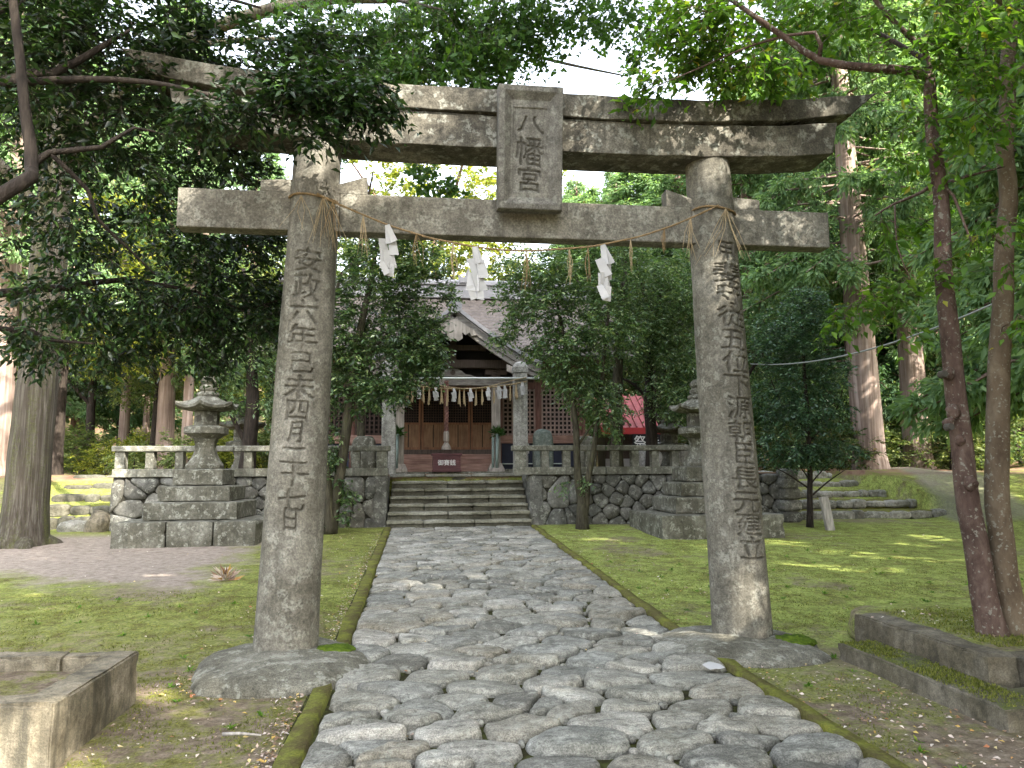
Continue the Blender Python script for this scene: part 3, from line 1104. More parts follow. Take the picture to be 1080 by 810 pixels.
# ------------------------------------------------------------------ front slabs left and right
def slab(mb, x0, x1, y0, y1, z0, z1, seed, nx=20, amp=.012):
    """a worn slab: finely divided box, roughened."""
    b = MB()
    sx, sy, sz = (x1 - x0) / 2, (y1 - y0) / 2, (z1 - z0) / 2
    c = Vector(((x0 + x1) / 2, (y0 + y1) / 2, (z0 + z1) / 2))
    n = nx
    idx = {}

    def vert(p):
        key = tuple(round(a, 4) for a in p)
        if key not in idx:
            v = Vector((p[0] * sx, p[1] * sy, p[2] * sz))
            e = sorted([sx - abs(v.x), sy - abs(v.y), sz - abs(v.z)])
            nn = Vector(p).normalized()
            d = noise.noise((v + c) * 3.1 + Vector((seed, 0, 0))) * amp + noise.noise((v + c) * 11 + Vector((seed, 3, 0))) * amp * .6
            rnd = -.016 if e[1] < .008 else 0
            chip = -max(0, noise.noise((v + c) * 5 + Vector((0, seed, 0))) - .25) * .09 if e[1] < .02 else 0
            idx[key] = len(b.v)
            w = v + c + nn * (d + rnd + chip)
            b.v.append(tuple(w))
        return idx[key]
    g = [-1 + 2 * i / n for i in range(n + 1)]
    for ax in range(3):
        for sg in (-1, 1):
            for i in range(n):
                for j in range(n):
                    qd = []
                    for a_, b_ in ((g[i], g[j]), (g[i + 1], g[j]), (g[i + 1], g[j + 1]), (g[i], g[j + 1])):
                        p = [0, 0, 0]
                        p[ax], p[(ax + 1) % 3], p[(ax + 2) % 3] = sg, a_, b_
                        qd.append(vert(p))
                    b.f.append(tuple(qd) if sg > 0 else tuple(qd[::-1]))
    mb.add(b.v, b.f)


bx = thing('stone_planter', (-3.6, -1.5, 0), 'low open stone bed with mossy earth, front left of the gate', 'planter')
for nm, dims, sd in (('side_slab', (-3.01, -2.81, -2.0, -.93, -.05, .345), 1), ('front_slab', (-5.3, -2.80, -2.19, -2.003, -.05, .36), 2), ('back_slab', (-5.3, -3.32, -.98, -.80, -.05, .33), 3), ('back_slab', (-3.318, -2.90, -.928, -.80, -.05, .31), 4)):
    mb = MB()
    slab(mb, *dims, sd, 24)
    mb.build(nm, M['concrete'], bx, smooth=False)
mb = MB()
mb.rock((-4.2, -1.5, .12), (1.25, .6, .13), 4, n=18, k=6, amp=.03, freq=3)
mb.build('earth', M['ground'], bx, smooth=True)
mb = MB()
mb.rock((-3.95, -1.42, .23), (.34, .30, .16), 12, n=12, k=2.3, amp=.08)
tag(mb.build('mossy_rock', M['mossy_tread'], None, smooth=True), 'rounded mossy rock lying in the left stone bed at the picture edge', 'rock')

pr = thing('stone_plinth', (3.6, -1.2, 0), 'dark mossy stepped stone plinth holding the earth around the twin trunks', 'planter')
for nm, dims, sd, m_ in (('lower_step', (2.57, 2.95, -2.33, -.52, -.05, .135), 5, 'concrete_moss'), ('lower_step', (2.952, 5.2, -2.33, -1.90, -.05, .13), 6, 'concrete_moss'),
                         ('front_slab', (2.90, 3.14, -1.80, -.25, .0, .31), 7, 'concrete_dark'), ('side_slab', (3.142, 3.66, -1.90, -1.66, .0, .30), 8, 'concrete_dark'), ('side_slab', (3.68, 5.2, -1.96, -1.66, .0, .27), 9, 'concrete_dark')):
    mb = MB()
    slab(mb, *dims, sd, 24, amp=.016)
    mb.build(nm, M[m_], pr)
mb = MB()
mb.rock((4.2, -.75, .14), (1.18, 1.05, .17), 14, n=22, k=7, amp=.05, freq=3)
mb.build('earth', M['ground'], pr, smooth=True)


# ------------------------------------------------------------------ central steps
st = thing('stone_steps', (0, 10.4, .38), 'seven wide mossy stone steps rising from the path to the shrine', 'steps')
NS = 7
for k in range(NS):
    z0, z1 = .384 + k * .164, .384 + (k + 1) * .164
    rb = MB()
    y0 = 9.52 + k * .295
    x0, x1 = -1.60 + .01 * k, 1.52 + .004 * k
    mb = MB()
    cuts = sorted([x0] + [x0 + (x1 - x0) * f_ for f_ in ([.42, .72] if k % 2 else [.25, .6])] + [x1])
    for a, b in zip(cuts[:-1], cuts[1:]):
        # a slab with a worn overhanging nose on a set-back riser
        dz = random.uniform(-.008, .008)
        if k == NS - 1:
            a, b = max(a, x0) - .08 * (a == x0), b + .05 * (b == x1)
        slab(mb, a + .004, b - .004, y0 + random.uniform(-.015, .015), y0 + .62 if k < NS - 1 else 11.9, z1 - .07, z1 + dz, k * 7 + int(a * 10), 12, .016)
        slab(rb, a + .002, b - .002, y0 + .07, y0 + .5, z0 - .05, z1 - .065, k * 9 + int(a * 10), 8, .012)
    so = mb.build('step', M['tread' if k == NS - 1 else 'nose'], st)
    rb.build('riser', M['mossy_tread'], so)  # besides moss, lit nosings and dim risers are put into the stone colours


# ------------------------------------------------------------------ retaining walls and balustrades
def wall(x0, x1, seed, label, blocks):
    w = thing('stone_wall', ((x0 + x1) / 2, 10.2, .3), label, 'wall')
    mb = MB()
    mb.box(x0 + .02, x1 - .02, 10.125, 10.5, .1, 1.50)
    mb.build('backing', M['mortar'], w)
    r_ = random.Random(seed)
    pts_ = []
    rows = 5
    for j in range(rows):
        z = .42 + j * .245
        wv = .33
        n = int((x1 - x0) / wv)
        for k in range(n + 1):
            x = x0 + (k + (.5 if j % 2 else 0) + r_.uniform(-.28, .28)) * (x1 - x0) / n
            if blocks(x) and r_.random() < .55:
                continue
            if x0 + .05 < x < x1 - .05:
                pts_.append((x, z + r_.uniform(-.06, .06)))
    P_ = np.array(pts_)
    cl_ = voronoi_cells(P_, (x0, x1, .28, 1.49))
    mb = MB()
    for i, c in enumerate(cl_):
        if c is None:
            continue
        cell_stone(mb, c, r_.uniform(-.010, .006), r_.uniform(.03, .10), lambda a, b, h: (a, 10.07 - h + (b - .3) * .035, b), seed + i, 26, amp=.16, tilt=.35, iters=1, edge_amp=.05)
    mb.build('facing', M['wallstone'], w, smooth=True)
    return w


wl_ = wall(-7.36, -1.62, 3, 'grey fieldstone retaining wall behind the left stone lantern, below the balustrade', lambda x: x < -6.2 or x > -2.9)
wr_ = wall(1.54, 7.55, 40, 'grey fieldstone retaining wall between the steps and the right stone lantern', lambda x: x < 2.7)
for w_, x0, x1 in ((wl_, -1.92, -1.615), (wr_, 1.545, 1.85)):
    mb = MB()
    slab(mb, x0, x1, 10.04, 11.45, .2, 1.505, int(x0 * 9), 16, .02)
    mb.build('return', M['wallstone'], w_)
mb = MB()
for k, (z, w_) in enumerate(((.5, .27), (.76, .25), (1.02, .23), (1.27, .22), (1.47, .2))):
    mb.rock((7.62 + random.uniform(-.03, .03), 9.98, z), (w_, .26, .14), 80 + k, n=6, k=4.5, amp=.1, rotz=random.uniform(-.2, .2))
tag(mb.build('wall_pier', M['wallstone'], None), 'rough pier of stacked stones ending the right retaining wall beside the torii pillar', 'pier')


def balustrade(spans, posts, label):
    b = thing('stone_balustrade', (sum(spans[0]) / 2, 10.2, 1.5), label, 'balustrade')
    for x0, x1 in spans:
        mb = MB()
        mb.box(x0, x1, 10.02, 10.34, 1.502, 1.675)
        mb.build('bottom_rail', M['rail'], b, bevel=.012)
        mb = MB()
        mb.box(x0 - .04, x1 + .04, 10.03, 10.31, 2.045, 2.165)
        mb.build('top_rail', M['rail'], b, bevel=.018)
    for x, w_ in posts:
        mb = MB()
        mb.box(x - w_ / 2, x + w_ / 2, 10.08, 10.28, 1.677, 2.043)
        mb.build('post', M['rail'], b, bevel=.01)
    return b


balustrade([(-7.34, -4.9), (-4.88, -1.60)], [(-7.22, .2), (-6.62, .17), (-6.02, .17), (-5.42, .2), (-4.6, .17), (-4.0, .17), (-3.45, .17), (-2.9, .17), (-2.3, .17), (-1.74, .24)], 'grey stone balustrade on the left wall, behind the left lantern')
balustrade([(1.20, 3.3), (3.32, 6.9)], [(1.36, .26), (1.92, .17), (2.42, .17), (2.95, .17), (3.55, .18), (4.02, .17), (4.50, .17), (4.98, .17), (5.5, .17), (6.1, .17), (6.7, .2)], 'grey stone balustrade on the right wall, ending by the right lantern')


# ------------------------------------------------------------------ stone lanterns
def lantern(loc, s, label, rotz=0, tiers=True, sides=6, joints=3):
    L = thing('stone_lantern', loc, label, 'stone lantern', None)
    cx, cy_, cz = loc

    def P(prof, name, n=sides, lift=None, sub=1, rot=R(0), mat='lantern', parent=None, bev=.012):
        m_ = MB()
        m_.lathe([(r * s, z * s) for r, z in prof], n, loc, [a * s for a in lift] if lift else None, sub, rotz + rot)
        return m_.build(name, M[mat], parent or L, bevel=bev if sub == 1 else 0)
    if tiers:
        q2 = math.sqrt(2)
        for k, (hw, z0, z1) in enumerate(((1.24, -.12, .42), (.83, .42, .75), (.65, .752, 1.04), (.46, 1.042, 1.36))):
            m_ = MB()
            if k < joints:                                         # laid from several slabs
                for a, b in ((-1, -.25), (-.25, .4), (.4, 1)):
                    slab(m_, cx + (a * hw + .003) * s, cx + (b * hw - .003) * s, cy_ - hw * s * .92, cy_ + hw * s * .92, cz + z0 * s, cz + z1 * s, k * 3 + int(a * 9), 8, .010)
            else:
                slab(m_, cx - hw * s, cx + hw * s, cy_ - hw * s, cy_ + hw * s, cz + z0 * s, cz + z1 * s, k, 12, .010)
            m_.build('base_tier', M['lantern'], L)
        zb = 1.36
    else:
        zb = .0
    P([(.36, zb), (.37, zb + .07), (.345, zb + .10), (.30, zb + .16), (.235, zb + .28), (.205, zb + .40), (.21, zb + .50), (.25, zb + .585)], 'shaft', rot=R(30))
    P([(.25, zb + .587), (.37, zb + .66), (.43, zb + .68), (.43, zb + .80), (.30, zb + .84)], 'platform', rot=R(30))
    fb = P([(.245, zb + .842), (.245, zb + 1.115)], 'fire_box', rot=R(30))
    for a in range(6):                                        # round and square openings of the fire box
        an = rotz + R(60 * a + 30 + 30)
        d = Vector((math.cos(an), math.sin(an), 0))
        c = Vector(loc) + d * (.2135 * s) + Vector((0, 0, (zb + .98) * s))
        m_ = MB()
        m_.tube([c - d * .01, c + d * .003], .062 * s if a % 2 == 0 else .085 * s, 18 if a % 2 == 0 else 4)
        m_.build('opening', M['carve'], fb)
    P([(.22, zb + 1.117), (.36, zb + 1.125), (.60, zb + 1.165), (.61, zb + 1.215), (.47, zb + 1.262), (.33, zb + 1.325), (.22, zb + 1.40), (.20, zb + 1.415)], 'roof', sides,
      [0, .01, .075, .085, .035, .01, 0, 0], 8, R(30))
    P([(.20, zb + 1.417), (.215, zb + 1.45), (.20, zb + 1.49), (.135, zb + 1.51), (.16, zb + 1.55), (.165, zb + 1.60), (.13, zb + 1.625), (.12, zb + 1.65), (.155, zb + 1.70), (.15, zb + 1.76), (.09, zb + 1.82), (.01, zb + 1.845)], 'finial', 18, mat='lantern', bev=0)
    return L


lantern((-5.0, 8.35, .32), .985, 'left stone lantern on a stepped square base, in front of the left wall', R(2), joints=1)
lantern((4.85, 8.25, .32), .985, 'right stone lantern on a stepped base, half hidden behind the right torii pillar', R(2))
lantern((-5.25, 12.4, 1.53), 1.0, 'smaller stone lantern behind the left balustrade, seen past the left lantern', R(8), False)
_p = at(705, 460, 12.3)
lantern((_p.x, 12.3, 1.53), .92, 'smaller stone lantern behind the right balustrade, between a dark trunk and the big right lantern', R(8), False)


# ------------------------------------------------------------------ side terrace steps
def terrace(name, label, rows, mat, seed):
    T = thing(name, (rows[0][0], rows[0][2], hz(rows[0][0], rows[0][2])), label, 'steps')
    r_ = random.Random(seed)
    for (x0, x1, yy, z0, z1, dep) in rows:
        m_ = MB()
        x = x0
        while x < x1 - .05:
            w_ = min(r_.uniform(.18, .75), x1 - x)
            m_.rock((x + w_ / 2, yy + .16 + r_.uniform(-.03, .03), (z0 + z1) / 2 - .01), (w_ / 2 + .012, .17, (z1 - z0) / 2 + r_.uniform(-.03, .04)), r_.randint(0, 900), n=7, k=4, amp=.15, rotz=r_.uniform(-.12, .12))
            x += w_
        so = m_.build('step', M[mat], T)
        m_ = MB()
        slab(m_, x0 + .02, x1 - .02, yy + .12, yy + dep + .1, z0 - .15, z1 - .02, int(yy * 7), 14, .02)
        m_.build('tread', M['kerb'], so)
    return T


terrace('terrace_steps', 'long low fieldstone steps climbing behind the small round tree on the right', [(7.75, 12.2, 10.6, .34, .58, 1.1), (7.75, 12.1, 11.7, .58, .80, 1.1), (7.75, 12.0, 12.8, .80, 1.02, 1.1), (7.75, 11.9, 13.9, 1.02, 1.25, 1.1), (7.75, 11.7, 15.0, 1.25, 1.53, .6)], 'terrace', 5)
terrace('mossy_steps', 'dark mossy stone steps between the big left trunk and the left wall', [(-9.3, -7.42, 10.7, .34, .64, .5), (-9.3, -7.42, 11.2, .64, .89, .5), (-9.3, -7.42, 11.7, .89, 1.13, .5), (-9.3, -7.42, 12.2, 1.13, 1.36, .5), (-9.3, -7.42, 12.7, 1.36, 1.56, .5)], 'mossy_tread', 6)
mb = MB()
mb.rock((-7.55, 10.05, .52), (.2, .24, .30), 77, n=8, k=3, amp=.16, rot=Matrix.Rotation(.35, 3, 'Y'))
tag(mb.build('boulder', M['concrete']), 'brown leaning boulder at the foot of the left wall corner', 'boulder')
mb = MB()
mb.rock((-8.05, 10.25, .45), (.34, .26, .16), 78, n=8, k=3, amp=.14)
tag(mb.build('boulder', M['terrace']), 'flat pale boulder in front of the mossy left steps', 'boulder')

# rope posts at the stair head, with a pipe and a second straw rope
for x, lab in ((-1.67, 'speckled lichen-covered stone post left of the stair head'), (1.59, 'speckled lichen-covered stone post right of the stair head')):
    p = thing('stone_post', (x, 11.85, 1.53), lab, 'post')
    mb = MB()
    mb.box(x - .17, x + .17, 11.68, 12.02, 1.50, 4.05)
    mb.build('shaft', M['shime_post'], p, bevel=.02)
    mb = MB()
    mb.lathe([(.265, 4.052), (.27, 4.20), (.20, 4.30), (.02, 4.36)], 4, (x, 11.85, 0), rot=R(45))
    mb.build('cap', M['shime_post'], p, bevel=.015)
mb = MB()
mb.tube([(-1.95, 11.64, 3.865), (2.05, 11.64, 3.90)], .028, 10)
tag(mb.build('pipe', M['pipe'], smooth=True), 'thin pale pipe across the two lichened posts above the steps', 'pipe')
r2 = thing('straw_rope', (0, 11.6, 3.8), 'straw rope with a row of tassels and paper strips before the shrine door', 'rope')
mb = MB()
R2 = sag((-1.62, 11.62, 3.80), (1.72, 11.62, 3.82), .19, 90)
rope_mesh(mb, R2, .02, 8)
rope_mesh(mb, [p + Vector((0, -.02, .05 + .05 * math.sin(i * .09))) for i, p in enumerate(R2)], .012, 8)
mb.build('cord', M['straw_pale'], r2, smooth=True)
for i, fr in enumerate(np.linspace(.03, .97, 23)):
    p = R2[int(fr * 90)]
    mb = MB()
    if i % 3 == 1 or i in (10, 18):
        streamer(mb, p - Vector((0, .03, .0)), .06, [(.05, .13), (.085, .14), (.065, .12)], 80 + i)
        mb.build('paper_streamer', M['paper'], r2)
    else:
        for k in range(8):
            a = Vector((random.gauss(.0, .018), random.gauss(0, .02), -random.uniform(.30, .44)))
            mb.tube([p, p + a], [.010, .012], 4)
        mb.build('straw_tassel', M['straw_pale'], r2)

# ------------------------------------------------------------------ shrine
SH = thing('shrine_hall', (-.1, 16, 1.53), 'old wooden shrine hall with gabled porch and grey tiled roof above the steps', 'shrine')


def sb(name, mat, boxes, bevel=0.0, parent=None):
    m_ = MB()
    for b in boxes:
        m_.box(*b)
    return m_.build(name, M[mat], parent or SH, bevel=bevel)


YF = 15.5
sb('stone_footing', 'rail', [(-4.7, 4.5, 15.0, 20.5, 1.45, 1.66), (-2.4, 2.1, 12.9, 14.99, 1.45, 1.585)], .02)
# porch posts on stone bases
for x in (-1.45, 1.13):
    pst = sb('porch_post', 'wood_pale', [(x - .115, x + .115, 13.29, 13.52, 1.80, 4.2)], .012)
    m_ = MB()
    m_.lathe([(.30, 1.587), (.29, 1.66), (.20, 1.80)], 4, (x, 13.4, 0), rot=R(45))
    m_.build('post_base', M['wood_pale'], pst, bevel=.01)
# steps up to the doors
for k in range(3):
    sb('wooden_step', 'wood_step', [(-1.55, 1.15, 14.2 + k * .32, 15.3, 1.662 + k * .145 - (.07 if k == 0 else 0), 1.80 + k * .145)], .006)
sb('door_sill', 'wood_dark', [(-1.75, 1.45, 15.2, 15.6, 2.10, 2.235)], .01)
# doors
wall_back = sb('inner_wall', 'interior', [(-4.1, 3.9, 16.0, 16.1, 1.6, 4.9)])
xs_d = np.linspace(-1.62, 1.30, 5)
for k in range(4):
    a, b = xs_d[k] + .01, xs_d[k + 1] - .01
    d = sb('door', 'wood_door_frame', [(a, a + .06, 15.42, 15.47, 2.24, 4.05), (b - .06, b, 15.42, 15.47, 2.24, 4.05), (a + .06, b - .06, 15.42, 15.47, 2.24, 2.31), (a + .06, b - .06, 15.42, 15.47, 2.98, 3.04), (a + .06, b - .06, 15.42, 15.47, 3.98, 4.05)], .004)
    mid = (a + b) / 2
    sb('panel', 'wood_door', [(a + .06, mid - .012, 15.44, 15.46, 2.31, 2.98), (mid + .012, b - .06, 15.44, 15.46, 2.31, 2.98)], parent=d)
    m_ = MB()
    for x in np.linspace(a + .06, b - .06, 9)[1:-1]:
        m_.box(x - .011, x + .011, 15.43, 15.448, 3.04, 3.98)
    for z in np.linspace(3.04, 3.98, 13)[1:-1]:
        m_.box(a + .06, b - .06, 15.4485, 15.464, z - .011, z + .011)
    m_.build('lattice', M['lattice_dark'], d)
# columns, ties
for x in (-4.15, -2.9, -1.74, 1.44, 2.62, 3.95):
    m_ = MB()
    m_.tube([(x, 15.48, 1.66), (x, 15.48, 4.95)], .125, 16)
    m_.build('column', M['wood_red'], SH, smooth=True)
sb('head_beam', 'wood_red', [(-4.3, 4.1, 15.40, 15.58, 4.06, 4.26), (-4.3, 4.1, 15.38, 15.6, 4.7, 4.95)], .01)
sb('upper_wall', 'wood_dark', [(-4.1, 3.9, 15.5, 15.54, 4.26, 4.7)])
for a, b in ((1.46, 4.1), (-4.3, -1.76)):
    sb('floor_beam', 'wood_step', [(a, b, 15.3, 15.46, 2.42, 2.66)], .01)
# lattice windows
for (a, b, mm_) in ((1.56, 2.50, 'lattice_pale'), (2.74, 3.88, 'lattice_pale'), (-2.78, -1.86, 'lattice_dark'), (-4.03, -3.02, 'lattice_dark')):
    m_ = MB()
    n = max(4, int((b - a) / .125))
    for x in np.linspace(a, b, n + 1):
        m_.box(x - .024, x + .024, 15.40, 15.425, 2.66, 4.06)
    for z in np.linspace(2.70, 4.02, 11):
        m_.box(a, b, 15.4255, 15.448, z - .024, z + .024)
    m_.build('lattice_window', M[mm_], SH)
for a, b in ((1.5, 4.0), (-4.2, -1.8)):
    sb('skirting_sheet', 'tarp', [(a, b, 15.37, 15.39, 1.66, 2.42)])
sb('sheet_batten', 'pipe', [(1.3, 3.4, 15.33, 15.36, 1.80, 1.83)])
sb('white_notice', 'paper', [(2.20, 2.32, 15.34, 15.366, 2.12, 2.42)])
# side walls and back
sb('side_wall', 'wood_dark', [(-4.2, -4.1, 15.6, 20, 1.66, 4.95), (3.9, 4.0, 15.6, 20, 1.66, 4.95), (-4.2, 4.0, 20, 20.1, 1.66, 4.95)])


def roof_grid(f, nu, nv, wave_n, rows, amp, name, mat, parent, thick=.09):
    """tiled slope f(u, v) -> point; ripples across u and steps down v."""
    V = []
    for j in range(nv + 1):
        for i in range(nu + 1):
            u, v = i / nu, j / nv
            p = f(u, v)
            w_ = abs(math.sin(math.pi * u * wave_n))
            stp = (v * rows) % 1.0
            V.append(p + Vector((0, 0, amp * (w_ - .5) + amp * .9 * (stp - .5))))
    n = nu + 1
    V2 = [p - Vector((0, 0, thick)) for p in V]
    fs = [(j * n + i, j * n + i + 1, (j + 1) * n + i + 1, (j + 1) * n + i) for j in range(nv) for i in range(nu)]
    o = len(V)
    fs2 = [tuple(a + o for a in q_)[::-1] for q_ in fs]
    ed = [(i, i + 1, i + 1 + o, i + o) for i in range(nu)] + [(nv * n + i + 1, nv * n + i, nv * n + i + o, nv * n + i + 1 + o) for i in range(nu)]
    ed += [((j + 1) * n, j * n, j * n + o, (j + 1) * n + o) for j in range(nv)] + [(j * n + nu, (j + 1) * n + nu, (j + 1) * n + nu + o, j * n + nu + o) for j in range(nv)]
    m_ = MB()
    m_.add(V + V2, fs + fs2 + ed)
    return m_.build(name, M[mat], parent)


EY, EZ, RY, RZ = 13.95, 5.05, 17.6, 7.35


def main_front(u, v):
    x = -5.5 + 10.8 * u
    c = .32 * max(0, abs(x) / 5.5 - .55) ** 2 / .2
    return Vector((x * (1 - .12 * (1 - v) * 0), RY + (EY - RY) * v, RZ + (EZ - RZ) * (v * 1.22 - .22 * v * v) + c * v))


rf = roof_grid(main_front, 210, 96, 42, 16, .035, 'roof', 'tile', SH)


def main_back(u, v):
    p = main_front(1 - u, v)
    return Vector((p.x, 2 * RY - p.y, p.z))


roof_grid(main_back, 60, 12, 42, 16, .0, 'roof', 'tile', SH)
m_ = MB()
m_.box(-5.3, 5.1, RY - .2, RY + .2, RZ - .05, RZ + .38)
m_.box(-5.4, 5.2, RY - .26, RY + .26, RZ + .38, RZ + .46)
m_.tube([(-5.5, RY, RZ + .5), (5.3, RY, RZ + .5)], .12, 10)
rg = m_.build('ridge', M['tile_ridge'], rf, bevel=.02)
m_ = MB()
for x in (.62,):
    m_.prism([(x - .28, RZ + .45), (x + .28, RZ + .45), (x + .34, RZ + .72), (x + .14, RZ + .62), (x, RZ + .95), (x - .14, RZ + .62), (x - .34, RZ + .72)][::1], RY - .32, RY - .2)
m_.build('ridge_crest', M['tile_ridge'], rf)
m_ = MB()
for x in np.linspace(-5.3, 5.1, 36):
    m_.box(x - .04, x + .04, EY + .05, 15.5, EZ - .16, EZ - .08)
m_.build('rafters', M['wood_grey'], rf)
sb('eave_board', 'wood_grey', [(-5.4, 5.2, EY + .0, EY + .05, EZ - .17, EZ - .03)], parent=rf)

# porch gable
AX, AZ, HWD, GZ_, GY0, GY1 = -.05, 5.66, 2.15, 4.24, 12.25, 16.4


def gable_pt(u, y, up=0.0):
    """u -1..1 across; concave sweep."""
    a = abs(u)
    z = AZ - (AZ - GZ_) * (a * 1.28 - .28 * a * a) + up
    return Vector((AX + u * HWD, y, z))


for s in (-1, 1):
    pr_ = roof_grid((lambda s_: lambda u, v: gable_pt(s_ * v, (GY0 + (GY1 - GY0) * u) if s_ < 0 else (GY1 + (GY0 - GY1) * u), .10))(s), 120, 60, 17, 10, .03, 'porch_roof', 'tile', SH)
    m_ = MB()
    for off, w_, dz in ((0.0, .17, -.02), (.05, .12, -.19)):
        n = 14
        for i in range(n):
            a, b = gable_pt(s * i / n * 1.04, GY0 + .03 + off, dz), gable_pt(s * (i + 1) / n * 1.04, GY0 + .03 + off, dz)
            m_.beam(a, b, .09, w_)
    m_.build('bargeboard', M['wood_grey'], pr_)
    m_ = MB()
    n = 14
    for i in range(n):
        m_.beam(gable_pt(s * i / n * 1.05, GY0 - .05, .17), gable_pt(s * (i + 1) / n * 1.05, GY0 - .05, .17), .18, .09)
    m_.build('verge_tile', M['tile_ridge'], pr_)
    # hanging carved ornaments
    c = gable_pt(s * .72, GY0 + .02, -.36)
    m_ = MB()
    m_.prism([(c.x - .2, c.z + .14), (c.x + .2, c.z - .02), (c.x + .22, c.z - .12), (c.x + .1, c.z - .1), (c.x + .02, c.z - .2), (c.x - .08, c.z - .08), (c.x - .2, c.z - .04)], GY0 - .03, GY0 + .03)
    m_.build('ornament', M['wood_pale'], pr_)
m_ = MB()
m_.tube([(AX, GY0 - .12, AZ + .20), (AX, GY1 + .6, AZ + .20)], .13, 10)
m_.tube([(AX, GY0 - .16, AZ + .16), (AX, GY0 - .10, AZ + .16)], .19, 12)
m_.build('porch_ridge', M['tile_ridge'], SH, smooth=False)
# pendant under the apex: three lobes
m_ = MB()
c = Vector((AX, GY0 - .04, AZ - .42))
poly = [(-.05, .28), (-.30, .10), (-.52, -.02), (-.60, -.16), (-.46, -.20), (-.40, -.10), (-.30, -.17), (-.20, -.10), (-.22, -.26), (-.10, -.34), (0, -.26), (.10, -.34), (.22, -.26), (.20, -.10), (.30, -.17), (.40, -.10), (.46, -.20), (.60, -.16), (.52, -.02), (.30, .10), (.05, .28)]
m_.prism([(c.x + a * .95, c.z + b * .95) for a, b in poly], GY0 - .07, GY0 + .0)
m_.build('pendant', M['wood_pale'], SH)
# timber work inside the gable
sb('gable_wall', 'interior', [(-2.2, 1.95, 13.55, 13.6, 4.2, 4.9), (-1.2, 1.0, 13.55, 13.6, 4.9, 5.35)])
sb('porch_beam', 'wood_grey', [(-2.0, 1.75, 13.27, 13.5, 3.90, 4.13)], .012)
sb('gable_beam', 'wood_dark', [(-1.75, 1.65, 13.1, 13.3, 4.36, 4.58), (-.95, .85, 13.1, 13.3, 4.84, 4.98), (-.12, .04, 13.12, 13.28, 4.58, 5.5)], .01)
m_ = MB()
m_.prism([(AX - .62, 4.135), (AX + .62, 4.135), (AX + .46, 4.19), (AX + .34, 4.20), (AX + .22, 4.30), (AX + .12, 4.36), (AX - .12, 4.36), (AX - .22, 4.30), (AX - .34, 4.20), (AX - .46, 4.19)], 13.22, 13.30)
fl = m_.build('frog_leg_strut', M['wood_grey'], SH)
m_ = MB()
m_.tube([(AX, 13.20, 4.245), (AX, 13.219, 4.245)], .07, 16)
m_.build('boss', M['wood_dark'], fl)
for x in (-1.45, 1.13):
    sb('bracket', 'wood_dark', [(x - .3, x + .3, 13.25, 13.55, 4.2, 4.34), (x - .12, x + .12, 13.25, 14.9, 4.135, 4.2)], .01)
sb('porch_ceiling', 'wood_dark', [(-1.9, 1.7, 13.6, 15.4, 4.55, 4.6)])

# bell rope, offering box, vases, upright stones
br = thing('bell_rope', (-.22, 13.0, 1.9), 'thick twisted bell rope hanging in front of the shrine doors', 'rope')
m_ = MB()
rope_mesh(m_, [(-.22, 13.15, 4.0 - i * .03) for i in range(56)], .055, 3.2, 3)
m_.build('cord', M['wood_red'], br, smooth=True)
m_ = MB()
m_.lathe([(.05, 2.36), (.075, 2.40), (.075, 2.62), (.05, 2.66)], 14, (-.22, 13.15, 0))
m_.lathe([(.13, 2.17), (.12, 2.24), (.055, 2.36)], 14, (-.22, 13.15, 0))
m_.build('knot', M['wood_pale'], br, smooth=False)
ob = thing('offering_box', (-.22, 12.95, 1.585), 'dark red wooden offering box with white lettering below the bell rope', 'offering box')
m_ = MB()
m_.box(-.58, .14, 12.75, 13.15, 1.64, 2.0)
m_.box(-.62, .18, 12.72, 13.18, 2.002, 2.06)
m_.box(-.60, .16, 12.73, 13.17, 1.585, 1.64)
m_.prism([(-.58, 2.0)] + [(-.58 + .72 * i / 24, 1.955 - .03 * abs(math.sin(i / 24 * math.pi * 6))) for i in range(25)] + [(.14, 2.0)], 12.735, 12.748)
m_.build('body', M['box'], ob, bevel=.006)


def text_part(body, size, loc, mat, parent, rotx=90, ext=.004):
    cu_ = bpy.data.curves.new('lettering', 'FONT')
    cu_.body = body
    cu_.size = size
    cu_.extrude = ext
    cu_.offset = size * .004
    cu_.align_x = 'CENTER'
    cu_.align_y = 'CENTER'
    o_ = bpy.data.objects.new('lettering', cu_)
    COL.objects.link(o_)
    dg = bpy.context.evaluated_depsgraph_get()
    me_ = bpy.data.meshes.new_from_object(o_.evaluated_get(dg))
    bpy.data.objects.remove(o_)
    bpy.data.curves.remove(cu_)
    me_.materials.clear()
    me_.transform(Matrix.Translation(loc) @ Matrix.Rotation(R(rotx), 4, 'X'))
    return link('lettering', me_, M[mat], parent)


text_part('御賽銭', .155, (-.22, 12.744, 1.81), 'white_paint', ob)


